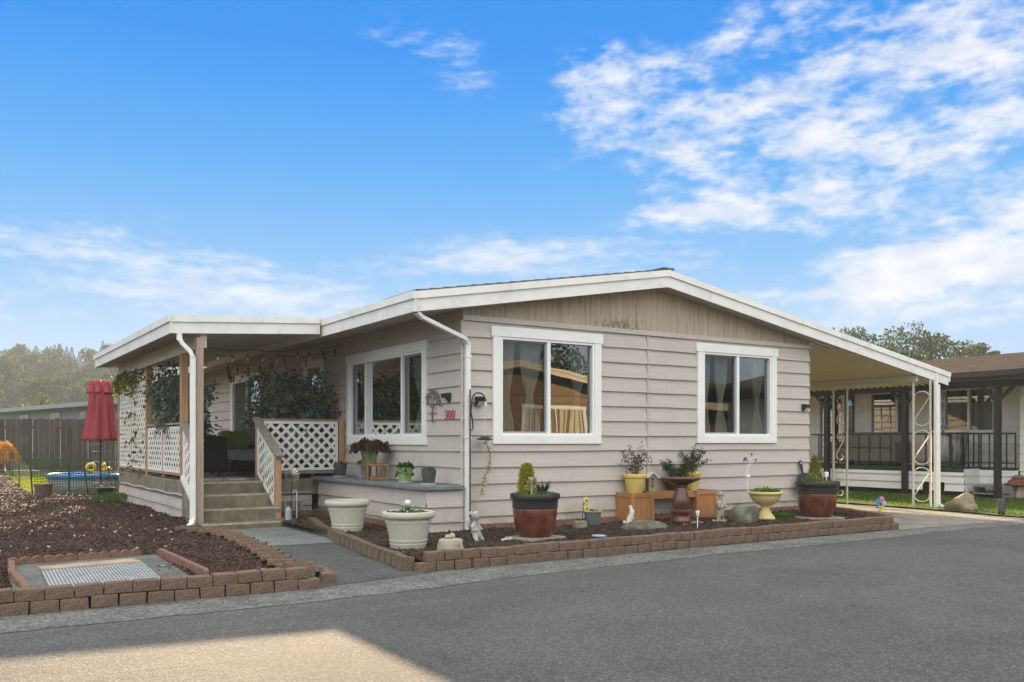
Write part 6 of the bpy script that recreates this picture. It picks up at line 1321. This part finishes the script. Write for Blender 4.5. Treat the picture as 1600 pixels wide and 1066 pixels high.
# ============================================================ trees and the far hill
TRUNK = M('tree_bark', (.07, .05, .035), .95, .3, 6, .5, 30)
OAK = leaf_mat('oak_leaf', (.022, .040, .013), (.070, .095, .030), .35, .55, .45)
HILLG = leaf_mat('hill_leaf', (.036, .060, .036), (.085, .108, .058), .3, .7, .35); HILLD = leaf_mat('hill_conifer_leaf', (.020, .030, .020), (.042, .055, .032), .2, .7, .3); DEEP = leaf_mat('deep_leaf', (.012, .026, .008), (.045, .075, .02), .25, .5, .5)
def make_tree(name, label, cat, loc, h, cr, n, mat, seed, group=None, leaf=.3, clumps=26, low=.32, holes=.0, narrow=1.0):
    r_ = np.random.default_rng(seed); t = thing(name, label, cat, loc, group=group); b = MB()
    b.tube([(0, 0, -.3), (.02 * h, .01 * h, h * .25), (-.01 * h, .02 * h, h * .55), (0, 0, h * .8)], [h * .030, h * .022, h * .014, h * .005], 9)
    cs = []
    for k in range(clumps):
        a = r_.uniform(0, 6.28); z = r_.uniform(low, 1.0); prof = math.sqrt(max(.02, 1 - ((z - .55) / .52) ** 2)) * narrow; q = cr * prof * r_.uniform(.35, 1.0); c = np.array([q * math.cos(a), q * math.sin(a), h * z * .95]); cs.append((c, cr * r_.uniform(.22, .40)))
        s = Vector((0, 0, h * max(.2, z * .62))); e = Vector(c); m_ = s.lerp(e, .5) + Vector((0, 0, -.04 * h)); b.tube([s, m_, e], [h * .009, h * .006, h * .002], 5)
    b.build('trunk', TRUNK, t, smooth='all'); C0 = np.array([c for c, _ in cs]); Rr = np.array([r for _, r in cs]); k = r_.integers(0, len(cs), n); d = r_.normal(size=(n, 3)); d /= np.linalg.norm(d, axis=1, keepdims=True); q = r_.uniform(.25, 1, n) ** .5
    P = C0[k] + d * (Rr[k] * q)[:, None] * np.array([1, 1, .72]); D = d + r_.normal(size=(n, 3)) * .7; v, f = leaves_mesh(P, D, r_.uniform(.7, 1.3, n) * leaf, r_.uniform(.5, .75, n) * leaf, .1); np_obj('crown', v, f, mat, t); return t
def make_conifer(label, loc, h, cr, n, mat, seed, group=None):
    r_ = np.random.default_rng(seed); t = thing('conifer', label, 'tree', loc, group=group); b = MB(); b.tube([(0, 0, -.3), (0, 0, h * .5), (0, 0, h)], [h * .02, h * .012, .02], 7); b.build('trunk', TRUNK, t)
    z = r_.uniform(.10, 1, n) ** .75; a = r_.uniform(0, 6.28, n); tier = .62 + .38 * np.abs(np.sin(z * 26 + a * .5)); q = cr * (1.03 - z) * tier * r_.uniform(.2, 1, n) ** .5; P = np.stack([q * np.cos(a), q * np.sin(a), z * h - q * .25], 1); D = np.stack([np.cos(a), np.sin(a), np.full(n, -.35)], 1) + r_.normal(size=(n, 3)) * .3
    v, f = leaves_mesh(P, D, r_.uniform(.5, 1.0, n) * h * .055 * (1.15 - z), h * .024 * (1.12 - z), .1); np_obj('crown', v, f, mat, t); return t
def lp(x, d): return CAM + FW * d + RT * ((x - 800) / FPX * d)
# trees behind the neighbour
for i, (x, d, yt, cr, lab) in enumerate([(1322, 60, 508, 2.3, 'leafy oak tree just above the right slope of the carport roof'), (1386, 57, 513, 2.0, 'loose-crowned oak between the two tallest trees behind the brown roof'), (1428, 54, 500, 2.5, 'tallest airy oak with sky gaps behind the brown shingle roof'), (1478, 56, 522, 2.3, 'spreading oak with a drooping right side behind the brown roof'), (1512, 62, 528, 1.5, 'small round oak standing clear behind the brown roof'), (1538, 63, 532, 1.2, 'smallest oak at the right end behind the brown roof')]):
    p = lp(x, d); h = 1.3 + (HY - yt) / FPX * d; make_tree('oak_tree', lab, 'tree', (p.x, p.y, 0), h, cr, 3400, OAK, 40 + i, 'oak trees behind the white house', .20, 34, .45)
# shrubby tree top over the grey house
p = lp(55, 58); make_tree('bushy_tree', 'small bright green tree top showing above the grey house roof', 'tree', (p.x, p.y, 0), 4.35, 1.2, 1500, leaf_mat('bright_tree_leaf', (.06, .09, .015), (.14, .17, .03), .35, .5, .3), 60, None, .2, 16)
# hill terrain
def hill_h(x, d):
    """height over the ground at lateral pixel direction and depth"""
    s = min(1, max(0, (d - 95) / 90)); s = s * s * (3 - 2 * s); return 7.5 * s
b = MB(); nx, ny = 30, 14; vs = []
for j in range(ny + 1):
    d = 90 + 190 * j / ny
    for i in range(nx + 1):
        l = -220 + 190 * i / nx; e = math.sin(math.pi * i / nx) ** .5; p = CAM + FW * d + RT * l; vs.append((p.x, p.y, .25 + hill_h(0, d) * e - (0 if 0 < j < ny else 3)))
b.add(vs, [(j * (nx + 1) + i, j * (nx + 1) + i + 1, (j + 1) * (nx + 1) + i + 1, (j + 1) * (nx + 1) + i) for j in range(ny) for i in range(nx)]); tag(b.build('hill', M('hill_ground', (.06, .07, .03), .95, .3, .1), None, smooth='all'), kind='structure')
dec = [make_tree('hill_tree', 'hazy olive broadleaf tree massed on the far hillside', 'tree', (0, 0, 0), 9.5, 3.6, 2600, HILLG, 70 + k, 'broadleaf trees on the far hill', .55, 30, .12, narrow=1.05) for k in range(3)]
con = [make_conifer('hazy pointed conifer standing on the skyline of the far hill', (0, 0, 0), 11, 3.5, 5200, HILLD, 80 + k, 'conifers on the far hill') for k in range(2)]
r_ = random.Random(5); used = set()
def place(protos, k, loc, sc, rz):
    if k not in used: used.add(k); o = protos[k[1]]; o.location = loc; o.rotation_euler = (0, 0, rz); o.scale = (sc,) * 3; return o
    return copy_tree(protos[k[1]], loc, rz, scale=sc)
rows = [(112, 8.8, .78), (124, 7.5, .9), (138, 6.5, .95), (152, 6.2, 1.1), (166, 6.5, 1.18), (180, 7, 1.2)]
ci = 0
for d, st_, sc in rows:
    l = -.70 * d
    while l < -.36 * d:
        ld = d + r_.uniform(-4, 4); p = CAM + FW * ld + RT * (l + r_.uniform(-1.5, 1.5)); place(dec, ('d', ci % 3), (p.x, p.y, .2 + hill_h(0, ld)), sc * r_.uniform(.8, 1.15), r_.uniform(0, 6.28)); l += st_; ci += 1
for i, (x, yt) in enumerate([(-60, 545), (-25, 552), (8, 545), (27, 536), (40, 552), (56, 540), (73, 541), (84, 545), (93, 537), (104, 541), (112, 542), (124, 549), (138, 548), (161, 532), (173, 545), (205, 548), (240, 545)]):
    d = 172 + (i % 3) * 4; p = lp(x, d); z0 = .2 + hill_h(0, d); zt = 1.3 + (HY - yt) / FPX * d; sc = (zt - z0) / 11; o = place(con, ('c', i % 2), (p.x, p.y, z0), sc, r_.uniform(0, 6.28)); w_ = r_.uniform(.8, 1.5); o.scale = (sc * w_, sc * w_, sc)

# ============================================================ across the street: what the windows mirror
TANW = M('tan_siding', (.235, .15, .078), .7, .1, 3); CREAM = M('cream_fascia', (.60, .52, .36), .5, .05); DKROOF = M('dark_roof', (.08, .065, .05), .9, .2, 6)
oh = thing('tan_house', 'tan gabled house with cream fascia across the street, mirrored in the left front window', 'house', (0, 0, 0)); OY = -18.5
b = MB(); lap_wall(b, (0, OY, 0), (1, 0, 0), (0, 1, 0), 6.0, 19.2, [.1 + .25 * i for i in range(13)], [ins((13.2, 16.4, 1.1, 2.75), .04)], .02); b.poly([(6.0, OY + .005, 3.09), (19.2, OY + .005, 3.09), (19.2, OY + .005, 3.12), (12.8, OY + .005, 4.28), (6.0, OY + .005, 3.05)]); b.box(6, OY - 12, 0, 19.2, OY - .01, 3.0); b.build('wall', TANW, oh)
b = MB(); fascia(b, (4.6, OY + .6, 2.95), (12.8, OY + .6, 4.52), nd=(0, 1, 0), h1=.12, h2=.2); fascia(b, (12.8, OY + .6, 4.52), (21.0, OY + .6, 2.95), nd=(0, 1, 0), h1=.12, h2=.2); b.build('fascia', CREAM, oh)
b = MB(); b.prism([(4.6, OY + .6, 2.93), (12.8, OY + .6, 4.50), (21, OY + .6, 2.93), (21, OY + .6, 2.80), (12.8, OY + .6, 4.36), (4.6, OY + .6, 2.80)], (0, -13, 0)); b.build('roof', DKROOF, oh)
window(oh, (0, OY, 0), (1, 0, 0), (0, 1, 0), (13.2, 16.4, 1.1, 2.75), [14.8], trim=(.12, .12, .12, .12), solid=(0, 1), room=0)
b = MB()
for i in range(11): x_ = 13.36 + i * .27; (b.quad((x_, OY + .012, 1.25), (x_ + .21 - .1 * (i % 3 == 1), OY + .012, 1.25), (x_ + .21 - .1 * (i % 3 == 1), OY + .012, 2.6), (x_, OY + .012, 2.6)) if abs(x_ + .1 - 14.8) > .12 else None)
b.build('blind', M('cream_blind', (.52, .46, .30), .7, .1), oh)
wh = thing('brown_house', 'long low brown house across the street, mirrored in the right front window', 'house', (0, 0, 0))
b = MB(); lap_wall(b, (0, OY - .5, 0), (1, 0, 0), (0, 1, 0), 22.6, 40, [.1 + .25 * i for i in range(12)], [], .02); b.build('wall', M('brown_wall', (.14, .085, .04), .8), wh)
b = MB(); b.prism([(21.9, OY + .9, 2.86), (21.9, OY - 4, 4.3), (21.9, OY - 9, 2.86)], (20, 0, 0)); b.build('roof', DKROOF, wh)
b = MB(); b.box(21.9, OY + .905, 2.72, 41.9, OY + .98, 3.05); b.build('eave_fascia', CREAM, wh)
sheet('far_lawn', [(-80, -40), (80, -40), (80, -15.6), (-80, -15.6)], -.005, GRASSG)
for (x, y, h, cr, lab, s) in ((27, -34, 7.5, 3.6, 'dark broadleaf tree behind the houses across the street', 90), (15, -36, 6.2, 2.6, 'smaller broadleaf tree behind the tan house across the street', 91)): make_tree('street_tree', lab, 'tree', (x, y, 0), h, cr, 3000, DEEP, s, None, .3)
for i, (x, y, h, cr, lab) in enumerate(((-8.5, 21.5, 6.0, 3.0, 'dense dark tree at the left edge of the side yard'), (-12, 16.5, 5.6, 2.8, 'dense dark tree further left in the side yard'), (-10.5, 28, 7.0, 3.2, 'tall dark tree behind the left trees of the side yard'))): make_tree('yard_tree', lab, 'tree', (x, y, 0), h, cr, 5200, DEEP, 95 + i, None, .30, 40, .10)

# ============================================================ haze over the whole place
m = bpy.data.materials.new('air'); m.use_nodes = True; nt = m.node_tree; nt.nodes.clear(); T = NT(nt)
pv = T.n('ShaderNodeVolumePrincipled'); pv.inputs['Color'].default_value = (.88, .93, 1, 1); pv.inputs['Density'].default_value = HAZE; pv.inputs['Anisotropy'].default_value = 0
out = T.n('ShaderNodeOutputMaterial'); nt.links.new(pv.outputs[0], out.inputs['Volume'])
b = MB(); b.box(-230, -45, -4.5, 110, 290, 20.5); o = b.build('haze', m); tag(o, kind='stuff'); o.display_type = 'WIRE'
